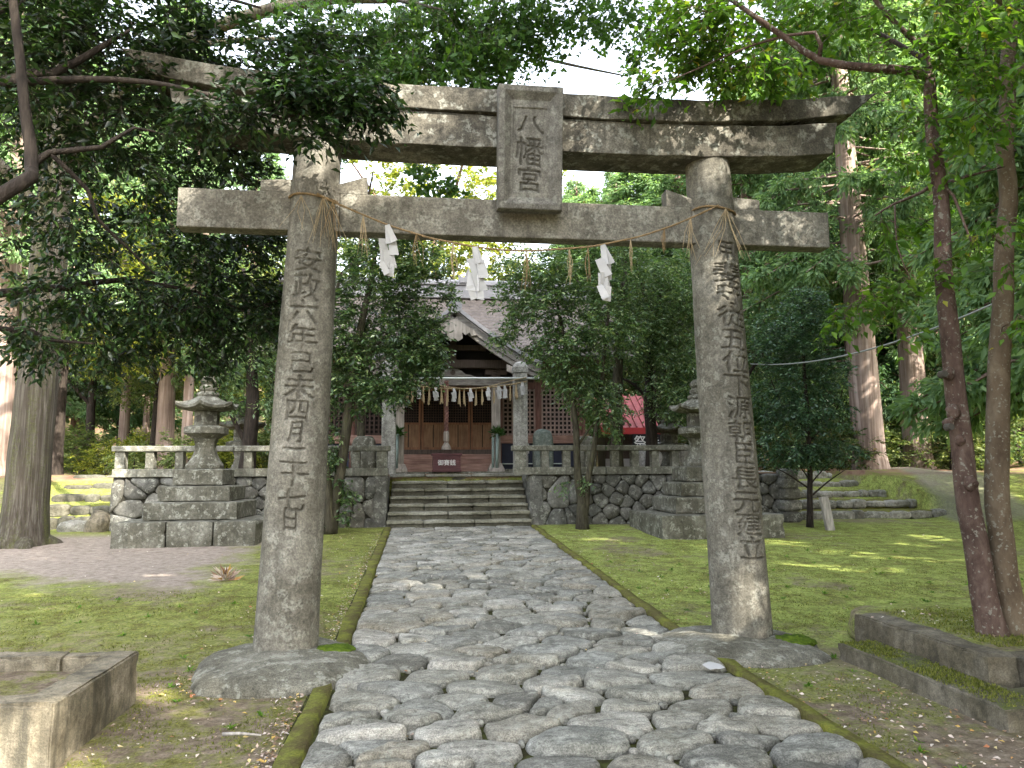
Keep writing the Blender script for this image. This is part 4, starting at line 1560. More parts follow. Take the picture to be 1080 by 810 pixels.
# ------------------------------------------------------------------ foliage
TPL = {
    'leaf': (np.array([(0, 0, 0), (.42, -.5, .10), (.42, .5, .10), (.45, 0, 0), (1, 0, -.10)]), np.array([(0, 1, 3), (0, 3, 2), (1, 4, 3), (3, 4, 2)])),
    'flat': (np.array([(0, 0, 0), (.45, -.5, .08), (1, 0, -.06), (.45, .5, .08)]), np.array([(0, 1, 2), (0, 2, 3)])),
    'fan': (np.array([(0, 0, 0), (.35, -.05, 0), (.80, -.60, .08), (1.0, -.22, 0), (.88, 0, -.03), (1.0, .22, 0), (.80, .60, .08), (.35, .05, 0)]), np.array([(0, 1, 7), (1, 2, 3), (1, 3, 4), (1, 4, 7), (4, 5, 7), (5, 6, 7)])),
    'blade': (np.array([(0, -.16, 0), (0, .16, 0), (.55, .5, .06), (.55, -.5, .06), (1, 0, -.04)]), np.array([(0, 3, 1), (1, 3, 2), (3, 4, 2)])),
    'tuft': (np.array([(0, -.5, 0), (0, .5, 0), (1, 0, 0)]), np.array([(0, 1, 2)])),
}


def unit(a):
    return a / np.maximum(np.linalg.norm(a, axis=-1, keepdims=True), 1e-9)


def leaf_mesh(name, C, D, N, L, W, kind='leaf'):
    T, Fc = TPL[kind]
    D = unit(D)
    B = unit(np.cross(N, D))
    N = np.cross(D, B)
    L = np.broadcast_to(L, (len(C),))[:, None, None]
    W = np.broadcast_to(W, (len(C),))[:, None, None]
    V = C[:, None] + L * T[None, :, 0, None] * D[:, None] + W * T[None, :, 1, None] * B[:, None] + L * T[None, :, 2, None] * N[:, None]
    k = len(T)
    F_ = (Fc[None] + (np.arange(len(C)) * k)[:, None, None]).reshape(-1, 3)
    return np_mesh(name, V.reshape(-1, 3), F_)


def blob(c, r, n, g, shell=.35, flat=0.0, lump=.0):
    d = unit(g.normal(size=(n, 3)))
    rad = g.uniform(shell, 1, n) ** .6
    p = d * rad[:, None] * np.array(r)
    return np.array(c) + p


def rnd_unit(g, n):
    return unit(g.normal(size=(n, 3)))


def plant(root, limbs, clusters, g, wood, leafm, leaf_len=.07, leaf_w=.03, per=26, spread=.22, kind='leaf', up=.75, droop=.2, twig_r=.006, trunk_sides=10, sprigs=5, out_bias=.6, wood_name='trunk', crown_name='crown', jit=.25, center=None, max_r=.03):
    """limbs: [(points, radii)]; every cluster grows a bent twig from the nearest wood and carries sprays of leaves."""
    mb = MB()
    nodes = []
    for pts_, rad in limbs:
        pts_ = [np.array(p, float) for p in pts_]
        # smooth by Catmull-Rom
        out, ro = [], []
        m = len(pts_)
        for i in range(m - 1):
            p0, p1, p2, p3 = pts_[max(i - 1, 0)], pts_[i], pts_[i + 1], pts_[min(i + 2, m - 1)]
            sN = max(2, int(np.linalg.norm(p2 - p1) / .18))
            for k in range(sN):
                t_ = k / sN
                out.append(.5 * ((2 * p1) + (-p0 + p2) * t_ + (2 * p0 - 5 * p1 + 4 * p2 - p3) * t_ ** 2 + (-p0 + 3 * p1 - 3 * p2 + p3) * t_ ** 3))
                ro.append(rad[i] + (rad[i + 1] - rad[i]) * t_)
        out.append(pts_[-1])
        ro.append(rad[-1])
        big = max(rad) > .05
        if big:
            out = [o_ + (np.array([noise.noise(Vector(o_) * 1.7), noise.noise(Vector(o_) * 1.7 + Vector((9, 0, 0))), 0]) * min(r_ * .5, .03)) for o_, r_ in zip(out, ro)]
        mb.tube(out, ro, trunk_sides if big else 6)
        for o_, r_ in zip(out, ro):
            nodes.append((*o_, r_))
    nodes = np.array(nodes)
    first = nodes[:, :3]
    N3 = list(map(np.array, first))
    Rn = list(nodes[:, 3])
    arr = np.zeros((len(N3) + len(clusters) * 4 + 8, 3))
    arr[:len(N3)] = first
    cnt = len(N3)
    # nearest first
    dist = np.array([np.min(((first - c) ** 2).sum(1)) for c in clusters])
    C_, D_, N_, L_ = [], [], [], []
    cen = np.mean(clusters, 0) if center is None else np.array(center)
    for ci in np.argsort(dist):
        c = clusters[ci]
        d2 = ((arr[:cnt] - c) ** 2).sum(1)
        k = int(np.argmin(d2))
        a = arr[k]
        ln = math.sqrt(d2[k])
        r0 = min(Rn[k] * .7, max_r, twig_r + ln * .006)
        npt = 4 if ln > .35 else 2
        path = [a]
        for i in range(1, npt + 1):
            t_ = i / npt
            p = a + (c - a) * t_ + g.normal(0, .07, 3) * ln * math.sin(t_ * 3.1) + np.array([0, 0, .10 * ln * math.sin(t_ * 3.14)])
            if i == npt:
                p = c
            path.append(p)
        rr__ = [r0 + (twig_r * .5 - r0) * i / npt for i in range(npt + 1)]
        mb.tube(path, rr__, 4, False)
        for p, r_ in zip(path[1:], rr__[1:]):
            arr[cnt] = p
            cnt += 1
            Rn.append(r_)
        od = c - cen
        od = od / (np.linalg.norm(od) + 1e-6)
        base = unit((c - path[-2])[None])[0] * .7 + od * out_bias
        for s_ in range(sprigs):
            d = unit((base + g.normal(0, .75, 3) * np.array([1, 1, .55]))[None])[0]
            d[2] -= droop * g.uniform(.2, 1)
            d = unit(d[None])[0]
            sl = spread * g.uniform(.6, 1.25)
            nl = max(2, per // sprigs)
            t_ = (np.arange(nl) + g.uniform(.2, .8)) / nl
            pp = c + d * (t_ * sl)[:, None]
            pp[:, 2] -= droop * .25 * sl * t_ ** 2
            if twig_r > .004 and sl > .12:
                mb.tube([c, c + d * sl * .9], [twig_r * .4, twig_r * .2], 3, False)
            side = unit(np.cross(d, [0, 0, 1.0])[None] + g.normal(0, .15, (1, 3)))[0]
            sg = np.where(np.arange(nl) % 2 == 0, 1, -1)[:, None]
            ld = d * .55 + side * sg * .8 + g.normal(0, jit, (nl, 3))
            ld[:, 2] -= droop * .6
            C_.append(pp)
            D_.append(ld)
            nn = g.normal(0, .45, (nl, 3))
            nn[:, 2] += up
            N_.append(nn)
            L_.append(leaf_len * g.uniform(.45, 1.3, nl))
    C_, D_, N_, L_ = np.concatenate(C_), np.concatenate(D_), np.concatenate(N_), np.concatenate(L_)
    w_ = mb.build(wood_name, wood, root, smooth=True)
    cr_ = link(crown_name, leaf_mesh(crown_name, C_, D_, N_, L_, L_ * leaf_w / leaf_len, kind), leafm, root)
    return w_, cr_


def V3(*p):
    return np.array(at(*p))


g1 = np.random.default_rng(11)


def pixblobs(specs, g):
    """(u, v, Y, half width px, half height px, half depth m, n): clumps of foliage round a surveyed point."""
    out = []
    for u, v, Y, hu, hv, hd, n in specs:
        c = V3(u, v, Y)
        rx = np.linalg.norm(V3(u + hu, v, Y) - c)
        rz = np.linalg.norm(V3(u, v + hv, Y) - c)
        out.append(blob(c, (rx, hd, rz), n, g, .1))
    return np.concatenate(out)


# -- big trunk on the left with the fan leaves that reach over the gate
gk = thing('ginkgo_tree', (-7.85, 7.9, .3), 'thick grey mossy trunk left of the lantern whose fan leaves hang above the gate', 'tree')
base = np.array([-7.98, 7.9, .15])
top = base + np.array([.25, 0, 12])
limbs = [([base, base + (0.02, 0, .25), base + (.05, 0, .9), base + (.08, 0, 3), base + (.14, 0, 6), base + (.2, 0, 9), top], [.56, .44, .365, .335, .30, .25, .2]),
         ([base + (.15, 0, 7.2), (-5.6, 6.2, 8.6), (-3.2, 4.2, 8.5), (-1.2, 2.8, 7.9), (.8, 2.0, 7.5)], [.16, .12, .09, .06, .02]),
         ([(-3.2, 4.2, 8.5), (-1.8, 2.4, 7.6), (-.7, 1.2, 6.7)], [.06, .035, .01]),
         ([(-1.2, 2.8, 7.9), (.5, 3.4, 7.6), (2.0, 3.2, 7.2)], [.05, .03, .01]),
         ([base + (.2, 0, 8.6), (-6, 9, 10.6), (-3.5, 9, 11)], [.14, .08, .03]),
         ([base + (.1, 0, 6.2), (-9.5, 6.5, 8.2), (-11, 5, 9)], [.13, .08, .03])]
for k in range(6):
    a = 1.0 * k + .3
    limbs.append(([base + (.05, 0, .0), base + (.38 * math.cos(a), .38 * math.sin(a), .22), base + (.72 * math.cos(a), .72 * math.sin(a), .04)], [.34, .16, .05]))
cl_ = pixblobs([(390, 40, 2.2, 70, 45, .9, 70), (470, 25, 1.9, 70, 45, .9, 85), (540, 20, 2.0, 55, 38, .9, 62), (610, 6, 1.8, 55, 18, .8, 40), (655, 6, 2.0, 30, 14, .6, 12), (552, 30, 1.9, 24, 22, .6, 16), (440, 30, 2.4, 90, 45, .8, 60), (505, 62, 1.6, 38, 36, .6, 42), (430, 70, 1.8, 40, 22, .6, 34),
                (690, 22, 2.2, 30, 18, .6, 12), (672, 42, 2.0, 10, 22, .3, 7), (455, 178, 1.2, 10, 10, .15, 4), (472, 186, 1.2, 9, 14, .15, 5), (440, 172, 1.2, 8, 8, .15, 3), (330, 20, 2.2, 60, 40, 1, 40)], g1)
cl_ = np.concatenate([cl_, blob((-3.4, 7.6, 10.8), (5.0, 4, 2.6), 150, g1), blob((-9.5, 7, 10), (3.2, 3.2, 2.6), 70, g1)])
plant(gk, limbs, cl_, g1, M['bark_ginkgo'], M['leaf_ginkgo'], .075, .072, 34, .34, 'fan', .35, .9, .006, 20, 5)

# -- dark evergreen whose boughs hang in from the left
de = thing('evergreen_tree', (-5.6, -1.2, 0), 'dark leafy evergreen reaching in from the left in front of the gate', 'tree')
g2 = np.random.default_rng(12)
b0 = np.array([-5.6, -1.2, 0.])
limbs = [([b0, b0 + (.05, 0, 1.5), b0 + (.2, .1, 3.0), b0 + (.25, .2, 5.0), b0 + (.3, .3, 7)], [.24, .2, .17, .13, .07]),
         ([b0 + (.15, .1, 2.1), V3(0, 200, -1.2), V3(35, 172, -1.0), V3(28, 90, -1.0), V3(20, 0, -1.0), V3(15, -80, -1)], [.08, .05, .045, .035, .03, .02]),
         ([V3(35, 172, -1.0), V3(55, 155, -.9), V3(110, 150, -.8), V3(145, 130, -.7), V3(180, 140, -.5)], [.035, .024, .02, .013, .006]),
         ([V3(55, 155, -.9), V3(95, 195, -.7), V3(105, 225, -.6), V3(135, 255, -.4), V3(165, 285, -.2)], [.02, .017, .015, .012, .006]),
         ([b0 + (.2, .1, 3.3), V3(0, 82, -.6), V3(60, 72, -.5), V3(110, 45, -.4), V3(145, 25, -.3)], [.07, .045, .035, .025, .01]),
         ([V3(0, 82, -.6), V3(90, 78, -.6), V3(160, 82, -.6), V3(220, 95, -.8), V3(300, 122, -.9), V3(340, 108, -.9)], [.04, .03, .022, .016, .01, .005]),
         ([b0 + (.1, .1, 2.4), V3(0, 303, .6), V3(70, 298, .8), V3(130, 290, 1.0), V3(210, 305, 1.2), V3(260, 326, 1.3)], [.06, .04, .033, .026, .016, .008]),
         ([b0 + (.1, .1, 2.2), V3(0, 340, .4), V3(50, 352, .5), V3(100, 357, .5)], [.05, .025, .018, .008]),
         ([V3(130, 290, 1.0), V3(190, 322, 1.2), V3(250, 325, 1.3), V3(300, 312, 1.4)], [.02, .014, .01, .005]),
         ([b0 + (.22, .1, 4.0), V3(60, -20, 0), V3(180, -20, .2), V3(280, 5, .0)], [.08, .04, .025, .01])]
cl_ = pixblobs([(50, 30, -.2, 70, 60, .9, 85), (130, 50, .0, 80, 70, .9, 100), (210, 45, .1, 70, 55, .8, 60), (60, 120, -.1, 80, 60, .9, 70), (160, 140, .2, 80, 60, .8, 75), (240, 150, .4, 50, 50, .6, 55),
                (290, 65, .0, 60, 50, .6, 60), (350, 60, -.4, 45, 35, .5, 40), (350, 105, -.9, 55, 22, .25, 38), (300, 100, -.95, 55, 22, .25, 34), (235, 110, -.9, 45, 26, .3, 26), (390, 110, -.95, 35, 22, .22, 22), (340, 140, -.95, 14, 14, .15, 6),
                (60, 220, .4, 75, 50, .8, 44), (160, 240, .8, 80, 50, .8, 56), (240, 265, 1.2, 55, 55, .6, 62), (60, 300, .7, 75, 36, .7, 42), (150, 320, 1.1, 80, 32, .6, 62), (235, 325, 1.4, 60, 38, .5, 82), (285, 320, 1.5, 22, 40, .4, 40),
                (40, 350, .5, 50, 18, .5, 24), (130, 362, 1.2, 60, 16, .4, 22), (215, 372, 1.4, 30, 14, .3, 14), (280, 250, 1.4, 22, 26, .4, 22)], g2)
cl_ = np.concatenate([cl_, blob((-5.2, -1.4, 6.2), (2.6, 2.4, 1.7), 130, g2), blob((-6, -1.5, 3.6), (1.6, 1.8, 1.6), 60, g2)])
plant(de, limbs, cl_, g2, M['bark_dark'], M['leaf_dark'], .085, .036, 34, .27, 'leaf', .8, .35, .005, 12, 6)

# -- twin trunks on the right
g3 = np.random.default_rng(13)
tr = thing('reddish_tree', (3.47, -1.2, .3), 'slender tree with scarred reddish trunk and a bough bending over the gate', 'tree')
Yr = -1.2
limbs = [([V3(1046, 685, Yr), V3(1040, 655, Yr), V3(1030, 600, Yr), V3(1016, 510, Yr), V3(1006, 420, Yr), V3(1000, 330, Yr), V3(994, 240, Yr), V3(990, 180, Yr), V3(987, 120, Yr), V3(984, 86, Yr)], [.13, .098, .09, .081, .075, .069, .06, .055, .05, .046]),
         ([V3(984, 88, Yr), V3(965, 80, Yr), V3(920, 76, Yr + .05), V3(870, 68, Yr + .1), V3(835, 45, Yr + .15), V3(800, 20, Yr + .2), V3(765, -5, Yr + .3), V3(700, -45, Yr + .4)], [.048, .042, .037, .032, .027, .022, .018, .008]),
         ([V3(868, 66, Yr + .1), V3(864, 38, Yr), V3(800, 50, -.9), V3(740, 75, -.8), V3(690, 95, -.75)], [.02, .016, .011, .008, .004]),
         ([V3(990, 195, Yr), V3(975, 208, Yr), V3(945, 220, Yr - .1), V3(925, 232, Yr - .2)], [.018, .015, .010, .005]),
         ([V3(990, 195, Yr), V3(1008, 212, Yr - .1), V3(1020, 245, Yr - .2), V3(1030, 270, Yr - .2)], [.017, .012, .009, .005]),
         ([V3(946, 220, Yr), V3(948, 265, Yr - .1), V3(962, 300, Yr - .15)], [.008, .006, .004]),
         ([V3(984, 86, Yr), V3(980, 60, Yr), V3(940, 20, Yr - .2), V3(900, -40, Yr - .3), V3(880, -120, Yr - .3)], [.03, .024, .018, .014, .006]),
         ([V3(992, 200, Yr), V3(1030, 190, Yr - .1), V3(1062, 182, Yr - .1)], [.012, .010, .006])]
# knots and scars of the trunk
cl_ = pixblobs([(740, 28, -.8, 34, 32, .5, 24), (690, 88, -.65, 24, 10, .3, 11), (750, 40, -.6, 60, 36, .6, 62), (770, 72, -.5, 55, 14, .4, 34), (830, 20, -.3, 60, 30, .5, 34), (825, 80, -.4, 40, 12, .3, 18), (900, 20, -.5, 60, 30, .5, 24),
                (960, 30, -1.4, 50, 38, .6, 16), (955, 150, -1.1, 26, 26, .4, 11), (1000, 60, -1.5, 50, 45, .5, 26), (940, 235, -1.3, 20, 10, .2, 3), (960, 305, -1.35, 26, 10, .2, 5), (915, 318, -1.3, 28, 12, .2, 7), (890, 335, -1.3, 14, 8, .2, 3), (1010, 290, -1.4, 18, 30, .2, 4), (950, 345, -1.3, 14, 12, .2, 2)], g3)
cl_ = np.concatenate([cl_, blob((2.6, -1.4, 6.9), (2.2, 1.8, 1.2), 50, g3)])
w_, c_ = plant(tr, limbs, cl_, g3, M['bark_red'], M['leaf_bright'], .088, .044, 22, .26, 'leaf', .9, .3, .005, 18, 5)
for u, v, s_ in ((1000, 400, .045), (1005, 440, .05), (1000, 452, .04), (1022, 515, .05), (1012, 470, .035), (994, 300, .03)):
    p = V3(u, v, Yr - .07)
    mb = MB()
    mb.rock(p, (s_, s_, s_ * 1.2), int(u + v), n=7, k=2, amp=.3)
    mb.build('bark_knot', M['bark_red'], w_, smooth=True)
for u, v in ((997, 400), (1003, 456)):
    p = Vector(V3(u, v, Yr - .13))
    mb = MB()
    mb.tube([p + Vector((0, .05, 0)), p + Vector((0, 0, .004))], [.032, .026], 12)
    mb.build('knot_hole', M['carve'], w_)

tb = thing('brown_tree', (3.62, -1.2, .3), 'slender smooth brown trunk with pale lichen spots, right edge, beside the reddish one', 'tree')
limbs = [([V3(1072, 690, Yr), V3(1066, 660, Yr), V3(1056, 610, Yr), V3(1051, 540, Yr), V3(1052, 450, Yr), V3(1056, 360, Yr), V3(1060, 290, Yr), V3(1066, 220, Yr), V3(1064, 150, Yr), V3(1068, 80, Yr), V3(1074, 0, Yr), V3(1080, -120, Yr), (4.1, -1.8, 11.5)], [.145, .105, .09, .086, .082, .077, .072, .067, .063, .058, .052, .045, .02]),
         ([V3(1062, 365, Yr), V3(1075, 352, Yr), V3(1095, 335, Yr), V3(1130, 310, Yr)], [.028, .022, .018, .01]),
         ([V3(1068, 110, Yr), V3(1058, 92, Yr - .05), V3(1030, 84, Yr - .1)], [.016, .012, .008]),
         ([V3(1072, 20, Yr), V3(1030, -20, Yr - .2), V3(960, -60, Yr - .3), V3(880, -100, Yr - .2)], [.03, .024, .016, .006]),
         ([V3(1066, 90, Yr), V3(1110, 60, Yr), V3(1200, 20, Yr)], [.03, .02, .01])]
cl_ = pixblobs([(1040, 25, -1.5, 50, 35, .6, 26), (1050, 110, -1.6, 35, 40, .4, 14), (1020, 150, -1.5, 20, 40, .3, 8), (1060, 250, -1.7, 22, 40, .25, 6), (1075, 330, -1.7, 12, 20, .2, 4)], g3)
cl_ = np.concatenate([cl_, blob((3.9, -1.6, 6.8), (2.2, 2.2, 1.3), 80, g3), blob((3.3, -2.4, 10.4), (3.0, 2.6, 2.2), 190, g3)])  # upper crown out of view, added to shade the left wall and lantern
plant(tb, limbs, cl_, g3, M['bark_brown'], M['leaf_bright'], .088, .044, 22, .26, 'leaf', .9, .3, .005, 18, 5)

# -- trees before and behind the balustrade
g4 = np.random.default_rng(14)
DENS = 1.4


def mid_tree(name, label, base_, limbs_px, blobs_, wood, leafm, ll=.075, lw=.034, per=30, spread=.25, kind='flat'):
    tt = thing(name, base_, label, 'tree')
    cl__ = pixblobs([b_[:6] + (int(b_[6] * DENS),) for b_ in blobs_], g4)
    plant(tt, limbs_px, cl__, g4, M[wood], M[leafm], ll, lw, per, spread, kind, .8, .3, .006, 10, 6)
    return tt


Y = 8.9
mid_tree('evergreen_tree', 'dark dense evergreen close behind the left torii pillar, left of the steps', (-2.76, Y, .36),
         [([V3(345, 562, Y), V3(350, 540, Y), V3(358, 490, Y), V3(368, 430, Y), V3(378, 360, Y), V3(392, 300, Y), V3(400, 250, Y)], [.17, .12, .11, .10, .085, .06, .03]),
          ([V3(345, 560, Y - .1), V3(343, 500, Y - .1), V3(338, 440, Y), V3(345, 360, Y), V3(360, 290, Y)], [.13, .08, .07, .055, .03]),
          ([V3(372, 400, Y), V3(400, 360, Y), V3(430, 330, Y)], [.05, .035, .015])],
         [(395, 280, Y, 60, 45, 1.0, 110), (440, 300, Y, 45, 38, .9, 80), (400, 350, Y, 52, 40, .9, 105), (440, 375, Y - .2, 32, 34, .7, 60), (372, 400, Y, 36, 36, .7, 60), (408, 405, Y - .2, 26, 22, .5, 34), (345, 330, Y, 50, 60, .9, 80), (350, 470, Y, 14, 40, .3, 18), (430, 250, Y, 40, 22, .8, 36), (450, 342, Y - .2, 20, 20, .5, 26), (452, 372, Y - .2, 22, 13, .5, 24), (425, 345, Y, 26, 26, .6, 24), (336, 520, Y, 12, 30, .2, 8), (362, 520, Y, 8, 30, .2, 8)], 'bark_mossy', 'leaf_mid', .105, .047, 34, .29)
Y = 9.05
mid_tree('broadleaf_tree', 'glossy leaved tree with several thin stems right of the steps, before the wall', (2.58, Y, .38),
         [([V3(612, 562, Y), V3(612, 530, Y), V3(607, 490, Y), V3(606, 440, Y), V3(600, 390, Y), V3(592, 340, Y), V3(585, 300, Y)], [.16, .11, .075, .065, .05, .035, .02]),
          ([V3(614, 545, Y), V3(620, 500, Y), V3(627, 465, Y), V3(632, 420, Y), V3(640, 360, Y), V3(645, 300, Y)], [.10, .065, .055, .05, .035, .02]),
          ([V3(609, 470, Y), V3(622, 452, Y), V3(632, 440, Y)], [.03, .022, .012])],
         [(560, 325, Y, 45, 30, .9, 62), (600, 300, Y, 50, 35, .9, 85), (560, 290, Y, 40, 25, .8, 48), (630, 345, Y, 45, 40, .9, 85), (590, 365, Y, 40, 28, .8, 62), (615, 405, Y, 30, 32, .6, 52), (640, 430, Y, 22, 30, .5, 32), (590, 395, Y, 22, 14, .5, 20), (620, 505, Y, 12, 8, .2, 2), (600, 508, Y, 10, 9, .2, 2), (640, 270, Y, 50, 25, .9, 55), (540, 352, Y, 18, 12, .4, 12)], 'bark_mossy', 'leaf_grey', .105, .044, 30, .29)
Y = 11.3
mid_tree('evergreen_tree', 'evergreen with a green mossy trunk rising behind the right balustrade', (4.0, Y, 1.53),
         [([V3(650, 505, Y), V3(650, 460, Y), V3(651, 410, Y), V3(655, 350, Y), V3(660, 290, Y), V3(662, 230, Y)], [.17, .145, .13, .11, .08, .03])],
         [(670, 290, Y, 50, 40, 1.2, 95), (700, 320, Y, 40, 40, 1.1, 85), (665, 350, Y, 46, 36, 1.0, 85), (690, 370, Y, 36, 28, .9, 60), (640, 310, Y, 36, 32, 1.0, 50)], 'bark_mossy', 'leaf_grey', .10, .042, 30, .32)
Y = 11.9
mid_tree('evergreen_tree', 'evergreen with a dark bare trunk just left of the right stone lantern', (5.1, Y, 1.53),
         [([V3(686, 505, Y), V3(686, 460, Y), V3(684, 420, Y), V3(688, 360, Y), V3(700, 300, Y)], [.17, .15, .13, .10, .04]), ([V3(685, 425, Y), V3(670, 408, Y), V3(655, 400, Y)], [.05, .04, .02])],
         [(715, 330, Y - .3, 28, 50, .9, 65), (720, 390, Y - .6, 30, 28, .7, 60), (705, 420, Y - .9, 34, 22, .6, 50), (735, 430, Y - .9, 16, 18, .5, 20), (735, 300, Y, 26, 40, .8, 42)], 'bark_dark', 'leaf_grey', .10, .042, 30, .32)
Y = 11.6
mid_tree('evergreen_tree', 'evergreen with a dark trunk behind the left balustrade, right of the left lantern', (-4.4, Y, 1.53),
         [([V3(258, 500, Y), V3(262, 470, Y), V3(266, 430, Y), V3(266, 390, Y), V3(262, 340, Y), V3(258, 280, Y)], [.22, .17, .16, .13, .10, .04]), ([V3(262, 470, Y), V3(246, 440, Y), V3(236, 415, Y)], [.07, .05, .03])],
         [(260, 385, Y, 36, 25, .9, 55), (240, 420, Y, 22, 16, .7, 24), (288, 420, Y, 16, 22, .6, 24), (250, 340, Y, 60, 40, 1.2, 70), (285, 350, Y, 35, 35, 1, 55), (290, 455, Y, 10, 14, .4, 8)], 'bark_dark', 'leaf_grey', .10, .045, 28, .32)
Y = 12.6
mid_tree('evergreen_tree', 'thin mossy tree seen between the left torii pillar and the shrine post', (-2.1, Y, 1.53),
         [([V3(380, 500, Y), V3(380, 440, Y), V3(381, 400, Y), V3(384, 340, Y)], [.11, .10, .085, .04])],
         [(385, 380, Y, 30, 26, .8, 40), (400, 330, Y, 40, 40, 1, 60)], 'bark_mossy', 'leaf_dark', .10, .045, 28, .3)
# -- small round tree on the right lawn
Y = 8.7
mid_tree('camellia_tree', 'small round blue-green tree with low spreading branches on the right lawn', (7.42, Y, .35),
         [([V3(852, 562, Y), V3(853, 530, Y), V3(853, 480, Y), V3(850, 430, Y), V3(848, 370, Y), V3(846, 330, Y)], [.085, .06, .055, .045, .03, .012]),
          ([V3(853, 528, Y), V3(872, 512, Y), V3(890, 500, Y)], [.022, .016, .008]), ([V3(853, 520, Y), V3(832, 505, Y), V3(815, 496, Y)], [.022, .016, .008]),
          ([V3(853, 515, Y), V3(868, 498, Y - .2), V3(882, 486, Y - .3)], [.018, .012, .006]), ([V3(853, 510, Y), V3(838, 490, Y - .2), V3(824, 478, Y - .3)], [.018, .012, .006]),
          ([V3(852, 470, Y), V3(880, 440, Y), V3(890, 410, Y)], [.025, .016, .008]), ([V3(852, 460, Y), V3(825, 430, Y), V3(812, 400, Y)], [.025, .016, .008])],
         [(845, 480, Y, 48, 14, .75, 62), (870, 478, Y, 38, 12, .6, 42), (850, 440, Y, 46, 22, .8, 75), (820, 425, Y, 26, 28, .6, 42), (845, 385, Y, 48, 26, .8, 95), (870, 405, Y, 26, 24, .6, 36), (835, 350, Y, 38, 26, .7, 66), (865, 345, Y, 28, 22, .6, 42), (850, 320, Y, 22, 12, .5, 26), (812, 370, Y, 18, 28, .5, 30), (812, 470, Y, 18, 12, .4, 15)], 'bark_dark', 'leaf_blue', .085, .036, 30, .24)


# -- cedars
def cedar(name_root, h, r0, crown_z0, crown_r, g, leafm, wood, n_br=120, per=46, blade=.24):
    mb = MB()
    pts_ = [(0, 0, -.3), (0, 0, .15), (0, 0, .7), (.02, 0, h * .25), (.05, .02, h * .6), (.05, .02, h)]
    mb.tube(pts_, [r0 * 1.35, r0 * 1.18, r0, r0 * .84, r0 * .5, .03], 18)
    for k in range(int(crown_z0 * .6)):                       # dead stubs under the crown
        z = crown_z0 * (.55 + .45 * g.random())
        a = g.uniform(0, 6.28)
        d = np.array([math.cos(a), math.sin(a), .1])
        mb.tube([np.array([0, 0, z]) + d * r0 * .6, np.array([0, 0, z]) + d * (r0 + g.uniform(.3, 1.1)) + np.array([0, 0, g.uniform(-.5, .1)])], [.022, .005], 4)
    C_, D_, N_, L_ = [], [], [], []
    for k in range(n_br):
        f_ = g.random() ** .85
        z = crown_z0 + (h - crown_z0) * f_
        a = g.uniform(0, 2 * math.pi)
        rad = crown_r * (1 - f_) ** .62 * g.uniform(.55, 1.1) + .3
        d = np.array([math.cos(a), math.sin(a), 0])
        p0 = np.array([0, 0, z])
        p1 = p0 + d * rad * .55 + np.array([0, 0, -.05 * rad])
        p2 = p0 + d * rad + np.array([0, 0, -.28 * rad])
        mb.tube([p0, p1, p2], [.05, .035, .012], 4, False)
        nc = max(3, int(rad * 2.6))
        for c in range(nc):
            t_ = .30 + .70 * (c + g.random()) / nc
            pc = (p0 + (p1 - p0) * t_ / .55 if t_ < .55 else p1 + (p2 - p1) * (t_ - .55) / .45) + g.normal(0, .12, 3) * np.array([1, 1, .8]) * (rad * .35 + .3)
            m = per
            dd = unit(g.normal(0, .5, (m, 3)) + d * .6 + np.array([0, 0, -.45]))
            st_ = pc + dd * g.uniform(0, .42, (m, 1)) * np.array([1, 1, 1.0])
            D2 = dd + np.array([0, 0, -.45]) + g.normal(0, .25, (m, 3))
            C_.append(st_)
            D_.append(D2)
            N_.append(g.normal(0, 1, (m, 3)) + np.array([0, 0, .6]))
            L_.append(blade * g.uniform(.6, 1.25, m))
    C_, D_, N_, L_ = np.concatenate(C_), np.concatenate(D_), np.concatenate(N_), np.concatenate(L_)
    mb.build('trunk', M[wood], name_root, smooth=True)
    link('crown', leaf_mesh('crown', C_, D_, N_, L_, L_ * .34, 'flat'), M[leafm], name_root)


g5 = np.random.default_rng(15)


def gp(u, v, Y):
    p = at(u, v, Y)
    return (p.x, p.y, hz(p.x, p.y) - .05)


